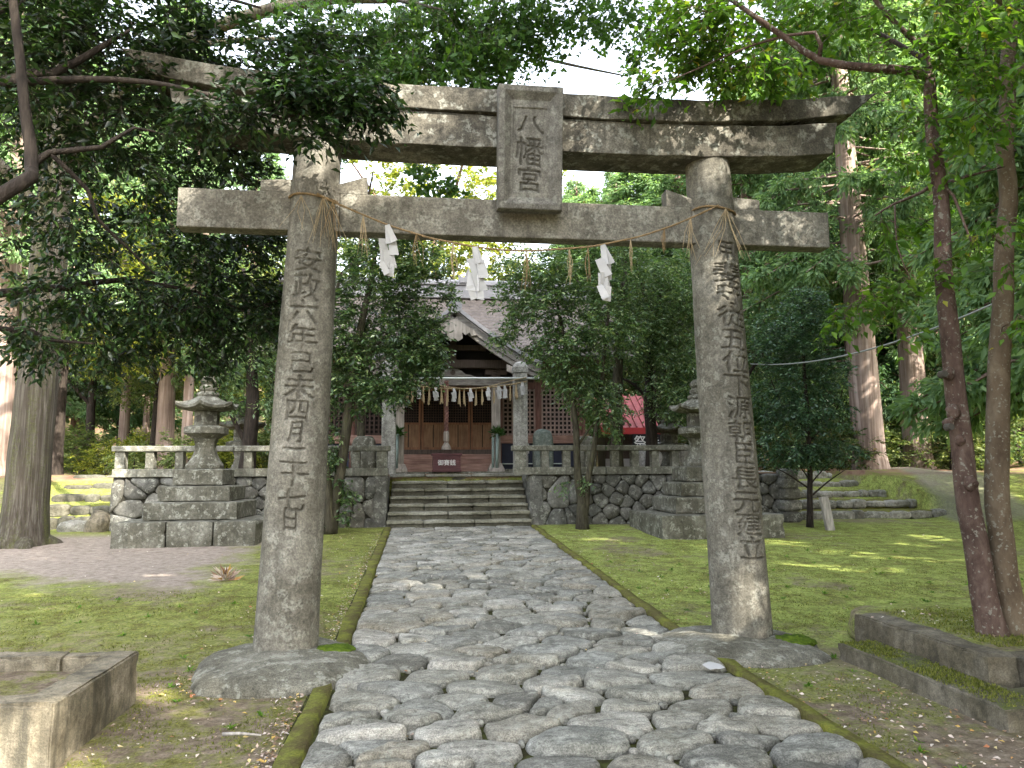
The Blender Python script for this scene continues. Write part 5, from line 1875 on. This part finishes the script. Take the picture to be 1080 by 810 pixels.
GC = 'cedars on the wooded slope behind'
cA = thing('cedar_tree', (0, 0, 0), '', 'cedar')
cedar(cA, 25, .52, 6.6, 4.2, g5, 'leaf_cedar', 'bark_cedar', 200, 80)
cB = thing('cedar_tree', (0, 0, 0), '', 'cedar')
cedar(cB, 22, .40, 2.6, 4.4, g5, 'leaf_cedar', 'bark_cedar_dark', 210, 80)
p = gp(917, 500, 17.0)
cA.location = p
cA['label'] = 'tall cedar with thick pale brown trunk right of the small round tree'
cA['group'] = GC
cA.rotation_euler = (0, R(-1.5), .4)
p = gp(795, 480, 31)
cB.location = p
cB['label'] = 'feathery green cedar seen just right of the right torii pillar'
cB['group'] = GC
cedars_r = [
    ('A', 968, 500, 18.6, .92, 'pale trunked cedar, thinner than its neighbour, left of the reddish trunk', None, 1.0),
    ('B', 860, 480, 27, 1.0, 'cedar with hanging green sprays behind the small round tree', None, 2.0),
    ('B', 905, 480, 24, .95, 'cedar with brown dead twigs behind the thick pale trunk', None, 3.0),
    ('B', 1010, 480, 23, 1.0, 'dense cedar filling the gap behind the reddish trunk', None, 4.1),
    ('B', 1070, 480, 21, 1.05, 'cedar with low branches behind the brown trunk at the right edge', None, 5.2),
    ('B', 945, 470, 33, 1.2, 'taller cedar rising between the two pale trunks', None, .6),
    ('B', 1045, 470, 34, 1.25, 'tall cedar far up the slope behind the twin trunks', None, 1.7),
    ('B', 830, 470, 38, 1.2, 'far tall cedar over the end of the top beam', None, 2.7),
    ('B', 750, 470, 40, .98, 'distant cedar directly behind the top of the right torii pillar', 'far', 3.9),
    ('B', 700, 470, 46, 1.0, 'distant blue-green cedar left of the right torii pillar', 'far', 4.4),
    ('B', 655, 470, 48, .97, 'distant cedar showing between the two beams, middle of its row', 'far', .2),
    ('B', 630, 470, 40, (1.4, 1.4, .80), 'rounded distant cedar just right of the plaque', 'far', 2.2),
    ('B', 680, 470, 38, (1.5, 1.5, .86), 'broad distant cedar between plaque and right pillar', 'far', 3.3),
    ('B', 725, 470, 36, (1.5, 1.5, .88), 'broad cedar touching the right torii pillar', 'far', .4),
    ('B', 612, 470, 56, 1.0, 'distant thin cedar against the sky right of the plaque', 'far', 1.1),
    ('B', 1130, 470, 27, 1.2, 'cedar crown cut off by the right edge of the picture', None, 2.2),
    ('A', 172, 478, 22, (.62, .62, .80), 'bright sunlit cedar trunk right of the big left trunk', None, 3.3),
    ('A', 195, 478, 20.4, (.36, .36, .62), 'narrow sunlit trunk beside the wider bright one on the left', None, 4.0),
    ('A', -8, 480, 15.5, .78, 'sunlit reddish trunk at the left edge of the picture', None, 5.0),
    ('A', 128, 478, 27, (.42, .42, .75), 'reddish cedar trunk above the left end of the left balustrade', None, .9),
    ('A', 152, 470, 31, (.32, .32, .6), 'slim trunk among pale foliage left of the left lantern', None, 1.9),
    ('A', 180, 470, 33, (.28, .28, .6), 'pale leaning trunk close to the left lantern finial', None, 2.9),
    ('B', 80, 470, 36, 1.0, 'shaded cedar right of the sunlit trunks', None, .3),
    ('B', 20, 470, 34, 1.0, 'cedar far behind the big left trunk', None, 5.6),
    ('B', 260, 470, 42, 1.0, 'cedar behind the dark trunk right of the left lantern', None, 4.7),
]
for kind, u, v, Yc, sc, lab, mt, rz in cedars_r:
    c = copy_thing(cA if kind == 'A' else cB, gp(u, v, Yc), lab, GC, rz, sc)
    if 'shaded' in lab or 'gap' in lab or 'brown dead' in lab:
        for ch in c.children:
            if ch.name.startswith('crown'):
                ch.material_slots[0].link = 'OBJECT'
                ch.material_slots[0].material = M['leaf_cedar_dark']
    if 'leaning' in lab:
        c.rotation_euler = (0, R(6), rz)
# cedars added outside the picture to keep the precinct in shade
for x, yy, sc, lab in ((13.0, 2.6, (1.25, 1.25, 1.35), 'added shade cedar at the right of the lawn beyond the picture edge'), (9.6, -4.6, (1.35, 1.35, 1.45), 'added shade cedar to the right of the viewer'), (4.5, -9.3, (.8, .8, 1.25), 'slim added shade cedar close behind the viewer'), (13.8, -3.0, (1.4, 1.4, 1.5), 'tall added shade cedar right of the viewer'), (17.5, 1.5, (1.4, 1.4, 1.4), 'added shade cedar far right of the lawn'), (15, -10, 1.3, 'added shade cedar behind the viewer on the right'), (15.5, 8.5, 1.1, 'added shade cedar right of the terrace steps beyond the picture edge')):
    copy_thing(cB, (x, yy, hz(x, yy) - .05), lab, 'added shade cedars around the precinct', x, sc)



# -- broadleaf trees and bushes of the background
def broadleaf(root, h, r, g, leafm, wood, n=300, ll=.20, per=34, sx=1.0):
    limbs_ = [([(0, 0, -.2), (.05, 0, .6), (.1, .1, h * .4), (0, .1, h * .72)], [.26, .2, .15, .06])]
    for k in range(5):
        a = k * 1.26 + g.uniform(-.3, .3)
        limbs_.append(([(.08, .08, h * (.28 + .06 * k)), (r * .4 * math.cos(a), r * .4 * math.sin(a), h * (.45 + .06 * k)), (r * .75 * math.cos(a), r * .75 * math.sin(a), h * (.55 + .07 * k))], [.09, .06, .02]))
    cl__ = []
    for k in range(9):
        a = g.uniform(0, 6.28)
        q_ = g.uniform(.1, .62)
        zc_ = h * g.uniform(.42, .84)
        cl__.append(blob((r * q_ * math.cos(a) * sx, r * q_ * math.sin(a), zc_), (r * .48, r * .48, h * .15), n // 9, g, .3))
    plant(root, limbs_, np.concatenate(cl__), g, M[wood], M[leafm], ll, ll * .48, per, .55, 'flat', .6, .3, .01, 8, 5, max_r=.05)


g6 = np.random.default_rng(16)
GB = 'broadleaf trees behind the shrine'
bA = thing('broadleaf_tree', gp(455, 470, 30), 'sunlit yellow-green tree showing between the beams left of the plaque', 'tree', GB)
root_loc = Vector(bA.location)
bA.location = (0, 0, 0)
broadleaf(bA, 15, 5.2, g6, 'leaf_yellow', 'bark_cedar_dark', 420, .21, 36)
bA.location = root_loc
bA.scale = (1.3, 1.3, 1.32)
bB = thing('broadleaf_tree', (0, 0, 0), 'green tree behind the left torii pillar, above the tie beam', 'tree', GB)
broadleaf(bB, 10, 4.2, g6, 'leaf_pale', 'bark_dark', 330, .17, 34)
bB.location = gp(365, 470, 24)
bB.scale = (1.25, 1.25, 1.35)
for u, Yc, sc, lab, mt in ((500, 36, 1.5, 'yellow-green tree partly covered by the plaque', 'leaf_yellow'), (415, 40, 1.5, 'distant pale tree left of the yellow-green one', 'leaf_pale'), (545, 24, 1.05, 'green tree over the shrine ridge below the plaque', 'leaf_bush'),
                           (610, 25, 1.1, 'green tree over the right half of the shrine roof', 'leaf_bush'), (690, 24, 1.15, 'mid green tree above the red roofed shed', 'leaf_bush'), (770, 20, .9, 'bushy green tree behind the right torii pillar', 'leaf_grey'),
                           (160, 24, .85, 'pale sunlit tree left of the left lantern', 'leaf_pale'), (95, 30, 1.1, 'dark tree between the sunlit trunks on the left', 'leaf_dark'), (60, 21, 1.25, 'bright yellow-green tree seen through the dark boughs on the left', 'leaf_yellow'),
                           (215, 30, 1.3, 'sunlit yellow-green tree behind the left lantern', 'leaf_yellow'), (290, 26, 1.2, 'pale green tree left of the left torii pillar', 'leaf_pale'), (130, 36, 1.7, 'tall sunlit tree far behind the dark boughs', 'leaf_yellow'), (1055, 17.5, .62, 'bushy green tree behind the brown trunk', 'leaf_bush'), (890, 22, .55, 'low bushy tree between the round tree and the pale trunk', 'leaf_grey')):
    copy_thing(bB, gp(u, 470, Yc), lab, GB, u * .7, sc, mats={'crown': M[mt]})
for x, yy, sc, lab in ((8.5, -6.5, 1.9, 'added broad shade tree right of the viewer beyond the picture edge'), (13.5, -2.5, 2.0, 'added broad shade tree right of the lawn beyond the picture edge'), (17, 4, 2.0, 'added broad shade tree far right of the lawn'), (10, -12, 2.2, 'added broad shade tree behind the viewer on the right'), (6.4, -13.0, 1.7, 'added broad shade tree close behind the viewer'), (2.9, -6.2, .95, 'smaller added shade tree just behind the viewer'), (17.5, 11, 1.8, 'added broad shade tree right of the terrace steps')):  # unseen trees added to block the sun from the precinct
    copy_thing(bB, (x, yy, hz(x, yy)), lab, 'added broadleaf shade trees around the precinct', x * 1.3, sc, mats={'crown': M['leaf_bright']})

GU = 'undergrowth bushes below the cedars'
bu = thing('bush', (0, 0, 0), '', 'bush', GU)
plant(bu, [([(0, 0, -.1), (.05, 0, .4), (.1, 0, .9)], [.05, .04, .02])], np.concatenate([blob((0, 0, .7), (1.3, 1.0, .75), 90, g6), blob((.6, .2, 1.2), (.7, .6, .5), 30, g6)]), g6, M['bark_dark'], M['leaf_bush'], .14, .06, 30, .36, 'flat', .6, .2, .007, 6, 5, wood_name='stem', crown_name='foliage')
spots = [(820, 16, 1.0, 'leaf_bush', 'low bush behind the terrace steps near the right pillar'), (885, 17.5, 1.1, 'leaf_bush', 'bush left of the thick pale cedar trunk'), (940, 19, 1.0, 'leaf_pale', 'pale dry bush between the two pale cedar trunks'), (1000, 18, 1.2, 'leaf_pale', 'pale bush behind the scarred reddish trunk'),
         (1030, 19, 1.6, 'leaf_grey', 'dark bush between the twin trunks'), (1075, 18, 1.4, 'leaf_pale', 'light bush at the right edge behind the brown trunk'), (1100, 21, 2.0, 'leaf_bush', 'big bush at the right edge up the slope'), (965, 25, 2.2, 'leaf_grey', 'big dark bush behind the thinner pale trunk'), (915, 26, 2.2, 'leaf_bush', 'big bush behind the thick pale trunk'), (870, 24, 1.9, 'leaf_grey', 'dark bush behind the round tree'),
         (90, 27, 1.2, 'leaf_pale', 'sunlit bush above the mossy left steps'), (110, 22, .8, 'leaf_yellow', 'small bright bush right of the sunlit trunks'), (150, 25, 1.1, 'leaf_yellow', 'yellow-green bush behind the left balustrade end'), (225, 24, 1.2, 'leaf_pale', 'pale bush behind the left lantern shaft'), (250, 23, 1.2, 'leaf_pale', 'pale bush under the dark trunk right of the left lantern'), (285, 22, 1.2, 'leaf_pale', 'pale bush right beside the left torii pillar'),
         (45, 30, 1.4, 'leaf_pale', 'bush left of the sunlit trunks'), (755, 17, 1.3, 'leaf_bush', 'bush behind the right lantern'), (725, 19, 1.2, 'leaf_grey', 'bush right of the red roofed shed'), (1015, 28, 2.4, 'leaf_bush', 'tall bush up the slope behind the reddish trunk')]
spots += [(200, 20, .9, 'leaf_pale', 'pale bush in the sun between the left lantern and the sunlit trunks'), (240, 19, 1.0, 'leaf_yellow', 'yellow-green bush directly behind the left lantern roof'), (270, 20, 1.1, 'leaf_pale', 'light bush behind the dark trunk near the left torii pillar'), (140, 20, .7, 'leaf_pale', 'low pale bush above the end post of the left balustrade')]
for i, (u, Yc, sc, mt, lab) in enumerate(spots):
    if i == 0:
        bu.location = gp(u, 480, Yc)
        bu['label'] = lab
        continue
    copy_thing(bu, gp(u, 480, Yc), lab, GU, i * 1.7, sc, mats={'foliage': M[mt]})

# -- far wood: one mass
C_, D_, N_, L_ = [], [], [], []
for k in range(1500):
    a = g6.uniform(R(-58), R(66))
    d_ = g6.uniform(58, 85)
    x, yy = d_ * math.sin(a), -6.5 + d_ * math.cos(a)
    z = hz(x, yy) + g6.uniform(-1, 1) ** 1 * 3 + 4 + (d_ - 58) * .2 + (4 if x > 10 else 0)
    m = 40
    C_.append(np.array([x, yy, z]) + g6.normal(0, 1, (m, 3)) * np.array([1.6, 1.6, 1.3]))
    D_.append(rnd_unit(g6, m) + np.array([0, 0, -.3]))
    N_.append(rnd_unit(g6, m) + np.array([0, 0, .5]))
    L_.append(g6.uniform(.5, .95, m))
C_, D_, N_, L_ = np.concatenate(C_), np.concatenate(D_), np.concatenate(N_), np.concatenate(L_)
fw = link('far_wood', leaf_mesh('far_wood', C_, D_, N_, L_, L_ * .5, 'flat'), M['leaf_cedar'])
tag(fw, 'distant woodland closing the view behind the shrine', 'woodland', kind='stuff')

# ------------------------------------------------------------------ red roofed shed, sign, stones, vases, post, cable
rs = thing('red_shed', (6.2, 18.4, 1.53), 'small shed with a red roof behind the trees on the right', 'shed')
mb = MB()
mb.prism([(17.3, 2.92), (17.3, 3.00), (19.0, 4.25), (19.0, 4.15)], 5.0, 7.0, 'x')
for k in range(9):
    xx_ = 5.02 + k * .243
    mb.beam((xx_, 17.3, 3.03), (xx_, 19.0, 4.28), .03, .06)
mb.build('roof', M['red_roof'], rs)
mb = MB()
mb.box(5.0, 7.0, 17.24, 17.298, 2.80, 3.01)
mb.build('fascia', M['red_edge'], rs)
mb = MB()
mb.box(5.3, 6.8, 17.9, 19.0, 1.5, 3.1)
mb.build('wall', M['wood_dark'], rs)
mb = MB()
mb.box(5.28, 7.0, 17.86, 17.898, 1.55, 2.0)
mb.build('white_panel', M['paper'], rs)
sg_ = thing('sign_board', (6.55, 17.1, 1.53), 'black board with white brushed characters under the red eave', 'sign')
mb = MB()
mb.box(6.0, 6.95, 17.06, 17.10, 2.12, 2.79)
mb.build('board', M['black'], sg_)
text_part('祭寺', .44, (6.47, 17.052, 2.50), 'white_paint', sg_)
mb = MB()
mb.box(6.02, 6.06, 17.105, 17.15, 1.5, 2.6)
mb.box(6.89, 6.93, 17.105, 17.15, 1.5, 2.6)
mb.build('leg', M['wood_dark'], sg_)

for x, yy, w_, h_, mt, lab, sd in ((2.2, 12.1, .26, 1.12, 'greenstone', 'upright green-grey stone slab right of the stair head behind the balustrade', 61), (3.35, 12.3, .28, .95, 'rail', 'squat grey stone block standing behind the right balustrade', 62), (-2.28, 11.9, .30, .95, 'lantern', 'low pyramidal stone left of the stair head behind the balustrade', 63)):
    mb = MB()
    mb.rock((x, yy, 1.5 + h_ / 2), (w_, .16, h_ / 2 + .02), sd, n=9, k=4, amp=.10)
    tag(mb.build('standing_stone', M[mt], smooth=True), lab, 'standing stone')
mb = MB()
mb.rock((6.0, 14.0, 1.95), (.75, .4, .42), 65, n=9, k=5, amp=.04)
tag(mb.build('stone_block', M['shime_post'], smooth=False), 'pale stone block behind the lanterns on the right', 'stone block')
for x, lab in ((-1.50, 'blue-green flower tube with leaves at the left porch post'), (1.14, 'blue-green flower tube with leaves at the right porch post')):
    vz = thing('flower_vase', (x, 13.15, 1.585), lab, 'vase')
    mb = MB()
    mb.tube([(x - .02, 13.12, 1.60), (x - .0, 13.14, 2.58)], .042, 12)
    mb.tube([(x - .13, 13.10, 1.60), (x - .11, 13.13, 2.5)], .03, 10)
    mb.build('tube', M['bamboo'], vz, smooth=True)
    mb = MB()
    mb.lathe([(.2, 1.587), (.17, 1.68)], 4, (x - .04, 13.12, 0), rot=R(45))
    mb.build('foot', M['wood_pale'], vz)
    n = 130
    d = rnd_unit(g6, n) + np.array([0, 0, .7])
    link('sprig', leaf_mesh('sprig', np.array([x, 13.14, 2.58]) + unit(d) * g6.uniform(0, .16, (n, 1)), d, rnd_unit(g6, n), np.full(n, .13), np.full(n, .05), 'leaf'), M['sprig'], vz)

pw = thing('marker_post', (7.5, 8.15, .33), 'short grey weathered wooden marker post beside the small round tree', 'post')
mb = MB()
a, b = at(874, 564, 8.15), at(867, 528, 8.2)
mb.beam(a, b, .17, .10, (0, 1, 0))
mb.build('shaft', M['post_wood'], pw, bevel=.008)

mb = MB()
A_, B_ = at(792, 387, 9.2), at(1075, 315, 2.0)
cpts = [A_.lerp(B_, i / 40) + Vector((0, 0, -.30 * 4 * (i / 40) * (1 - i / 40))) for i in range(41)]
mb.tube(cpts, .014, 8)
tag(mb.build('cable', M['cable'], smooth=True), 'grey cable sagging from the right torii pillar side to the twin trunks', 'cable')

# paper scrap on a stone of the path
c = at(748, 719, -.86)
mb = MB()
rr0 = random.Random(4)
poly = [(math.cos(a) * .085 * rr0.uniform(.7, 1.2), math.sin(a) * .075 * rr0.uniform(.65, 1.2)) for a in np.linspace(0, 6.28, 12, endpoint=False)]
mb.prism(poly, 0, .004, 'z', Matrix.Translation((1.33, -.93, .083)) @ Matrix.Rotation(.12, 4, 'X'))
tag(mb.build('paper_scrap', M['paper']), 'torn white scrap of paper lying on a path stone near the right pillar', 'paper')
# twig on the moss
mb = MB()
mb.tube([(-2.03, -1.78, .03), (-1.92, -1.80, .035), (-1.80, -1.83, .03)], [.011, .009, .006], 7)
tag(mb.build('twig', M['post_wood'], smooth=True), 'pale broken twig on the moss below the left base stone', 'twig')
# dead fern clump on the bare yard
n = 60
d = rnd_unit(g6, n) * np.array([1, .6, .5]) + np.array([0, 0, .35])
cc = np.array([-3.45, 3.9, .16])
tag(link('dry_plant', leaf_mesh('dry_plant', cc + unit(d) * g6.uniform(0, .1, (n, 1)), d, rnd_unit(g6, n), np.full(n, .16), np.full(n, .035), 'flat'), M['litter']), 'small dry brown plant on the bare earth left of the left torii pillar', 'plant')


# leaves cut from the added trees so sun patches land at chosen spots
RAYS = [((-3.0, -2.2, .10), .22), ((-2.75, -.1, 3.85), .30), ((-2.35, -.1, 3.95), .2), ((-.9, -.3, 4.88), .22), ((-1.3, -.3, 4.7), .16), ((.95, -.3, 4.85), .2), ((1.9, -.3, 4.9), .16), ((2.6, -.3, 4.7), .22), ((-2.4, -.85, .1), .16), ((1.9, -.22, 3.62), .16), ((2.5, -.1, 3.8), .14), ((1.75, -.25, .5), .12)]
RAYS += [((x_, y_, .04 * y_ + .05), r_) for x_, y_, r_ in ((3.6, 3.2, .18), (4.6, 4.1, .22), (5.6, 3.6, .15), (6.2, 5.0, .25), (7.2, 4.2, .2), (4.2, 6.0, .2), (5.4, 6.6, .25), (6.6, 6.4, .15), (7.9, 6.0, .2), (3.1, 5.0, .15), (8.6, 7.0, .25), (2.4, 7.2, .15))]


def thin(obj, k):
    me = obj.data.copy()
    n = len(me.vertices)
    co = np.zeros(n * 3, np.float32)
    me.vertices.foreach_get('co', co)
    bpy.context.view_layer.update()
    mw = np.array(obj.matrix_world)
    W = co.reshape(-1, 3) @ mw[:3, :3].T + mw[:3, 3]
    Lf = W.reshape(-1, k, 3)[:, 0]
    S_ = np.array(SUN)
    bad = np.zeros(len(Lf), bool)
    for p, rad in RAYS:
        d = Lf - np.array(p)
        tt = d @ S_
        perp = np.linalg.norm(d - tt[:, None] * S_, axis=1)
        bad |= (tt > 0) & (perp < rad + .30)
    if not bad.any():
        bpy.data.meshes.remove(me)
        return
    fn = len(me.polygons)
    vi = np.zeros(fn * 3, np.int32)
    me.polygons.foreach_get('vertices', vi)
    vi = vi.reshape(-1, 3)
    keep = ~bad[vi[:, 0] // k]
    m2 = np_mesh('crown', co.reshape(-1, 3), vi[keep])
    for mt in obj.data.materials:
        m2.materials.append(mt)
    mat0 = obj.material_slots[0].material
    obj.data = m2
    obj.material_slots[0].link = 'OBJECT'
    obj.material_slots[0].material = mat0


for o in list(scene.objects):
    if o.parent is None and str(o.get('group', '')).endswith('around the precinct'):
        for ch in o.children:
            if ch.name.startswith('crown'):
                thin(ch, 4)

# ------------------------------------------------------------------ litter and moss tufts
def free(x, y):
    if -1.5 < x < 1.5:
        return False
    if x < -2.78 and -2.22 < y < -.8:
        return False
    if x > 2.55 and -2.35 < y < 0.3:
        return False
    return True


g7 = np.random.default_rng(17)
L0 = []
while len(L0) < 3400:
    y_ = -3.2 + 12 * g7.random() ** 2.0
    r_ = g7.random()
    if r_ < .34:
        x_ = g7.uniform(1.6, 2.6)
    elif r_ < .62:
        x_ = -1.66 - abs(g7.normal(0, .07))
    elif r_ < .80:
        x_ = g7.uniform(-2.8, -1.6)
    else:
        x_ = g7.uniform(-8, 9)
        y_ = -3.2 + 12.5 * g7.random()
    if r_ < .34 and y_ > .6 and g7.random() < .7:
        continue
    if free(x_, y_):
        L0.append((x_, y_, hz(x_, y_) + .012 + .008 * g7.random()))
for k in range(420):                                       # in the joints of the path and round the twin trunks
    y_ = -3.2 + 9 * g7.random() ** 1.3
    L0.append((g7.uniform(-1.45, 1.45), y_, .04 * max(0, y_) + .035))
for k in range(90):
    L0.append((3.55 + g7.normal(0, .35), -1.0 + g7.normal(0, .4), .325))
for k in range(70):
    a = g7.uniform(math.pi, 2 * math.pi)
    L0.append((-1.97 + .74 * math.cos(a), -.25 + .86 * math.sin(a), .02))
L0 = np.array(L0)
n = len(L0)
dd = rnd_unit(g7, n) * np.array([1, 1, .15])
nn = g7.normal(0, .28, (n, 3)) + np.array([0, 0, 1])
sz = g7.uniform(.014, .042, n)
fl_ = link('fallen_leaves', leaf_mesh('fallen_leaves', L0, dd, nn, sz, sz * .55, 'leaf'), M['litter'])
tag(fl_, 'dry pale and brown leaves scattered over the moss and path edges', 'leaves', kind='stuff')

n = 150000
yy = -3.4 + 10.5 * g7.random(n) ** 1.7
xx = np.where(g7.random(n) < .5, g7.uniform(-5.5, -1.62, n), g7.uniform(1.62, 7, n))
dens = np.array([noise.noise(Vector((a * 1.6, b * 1.6, 5))) + .6 * noise.noise(Vector((a * 5, b * 5, 2))) for a, b in zip(xx, yy)])
keep = dens > -.05 + g7.normal(0, .12, n)
keep &= ~((xx < -3.0) & (yy > 3.2)) & ~((xx < -2.78) & (yy > -2.25) & (yy < -.78)) & ~((xx > 2.5) & (yy < .3) & (yy > -2.4)) & ~((xx > 1.9) & (yy < -2.0))
xx, yy = xx[keep], yy[keep]
zz = H(xx, yy) + np.array([(noise.noise(Vector((a * .9, b * .9, 3.3))) + .5 * noise.noise(Vector((a * 2.6, b * 2.6, 9)))) * .018 for a, b in zip(xx, yy)]) - .004
wx, wy = g7.uniform(-6, 7, 230), -3.0 + 9 * g7.random(230) ** 1.6
ok_ = np.array([free(a, b) and not (a < -3 and b > 3.2) and abs(a) > 1.7 for a, b in zip(wx, wy)])
wx, wy = wx[ok_], wy[ok_]
nW = len(wx)
wc = np.repeat(np.stack([wx, wy, H(wx, wy)], -1), 12, 0)
wd = g7.normal(0, 1, (nW * 12, 3)) * np.array([1, 1, .3]) + np.array([0, 0, .75])
wl = g7.uniform(.02, .06, nW * 12)
we = link('lawn_weeds', leaf_mesh('lawn_weeds', wc + unit(wd) * .008, wd, rnd_unit(g7, nW * 12) * .4 + np.array([0, 0, 1]), wl, wl * .34, 'leaf'), M['leaf_bright'])
tag(we, 'little green weeds sprouting here and there in the mossy lawn', 'weeds', kind='stuff')
C_ = np.stack([xx, yy, zz], -1)
m = 5200
C_ = np.concatenate([C_, np.stack([2.59 + .30 * g7.random(m) ** .8, -2.3 + 1.75 * g7.random(m), np.full(m, .132)], -1), np.stack([g7.uniform(3.15, 4.4, m), -1.62 + 1.4 * g7.random(m) ** 1.5, np.full(m, .315)], -1)])
n = len(C_)
D_ = g7.normal(0, .55, (n, 3))
D_[:, 2] = 1
hh = g7.uniform(.008, .026, n)
tf = link('moss_tufts', leaf_mesh('moss_tufts', C_, D_, rnd_unit(g7, n), hh, hh * .5, 'tuft'), M['tuft'])
tag(tf, 'short moss and fine grass growing over the shrine lawn', 'moss', kind='stuff')

for o in scene.objects:                                     # every copied object is drawn
    o.hide_render = False
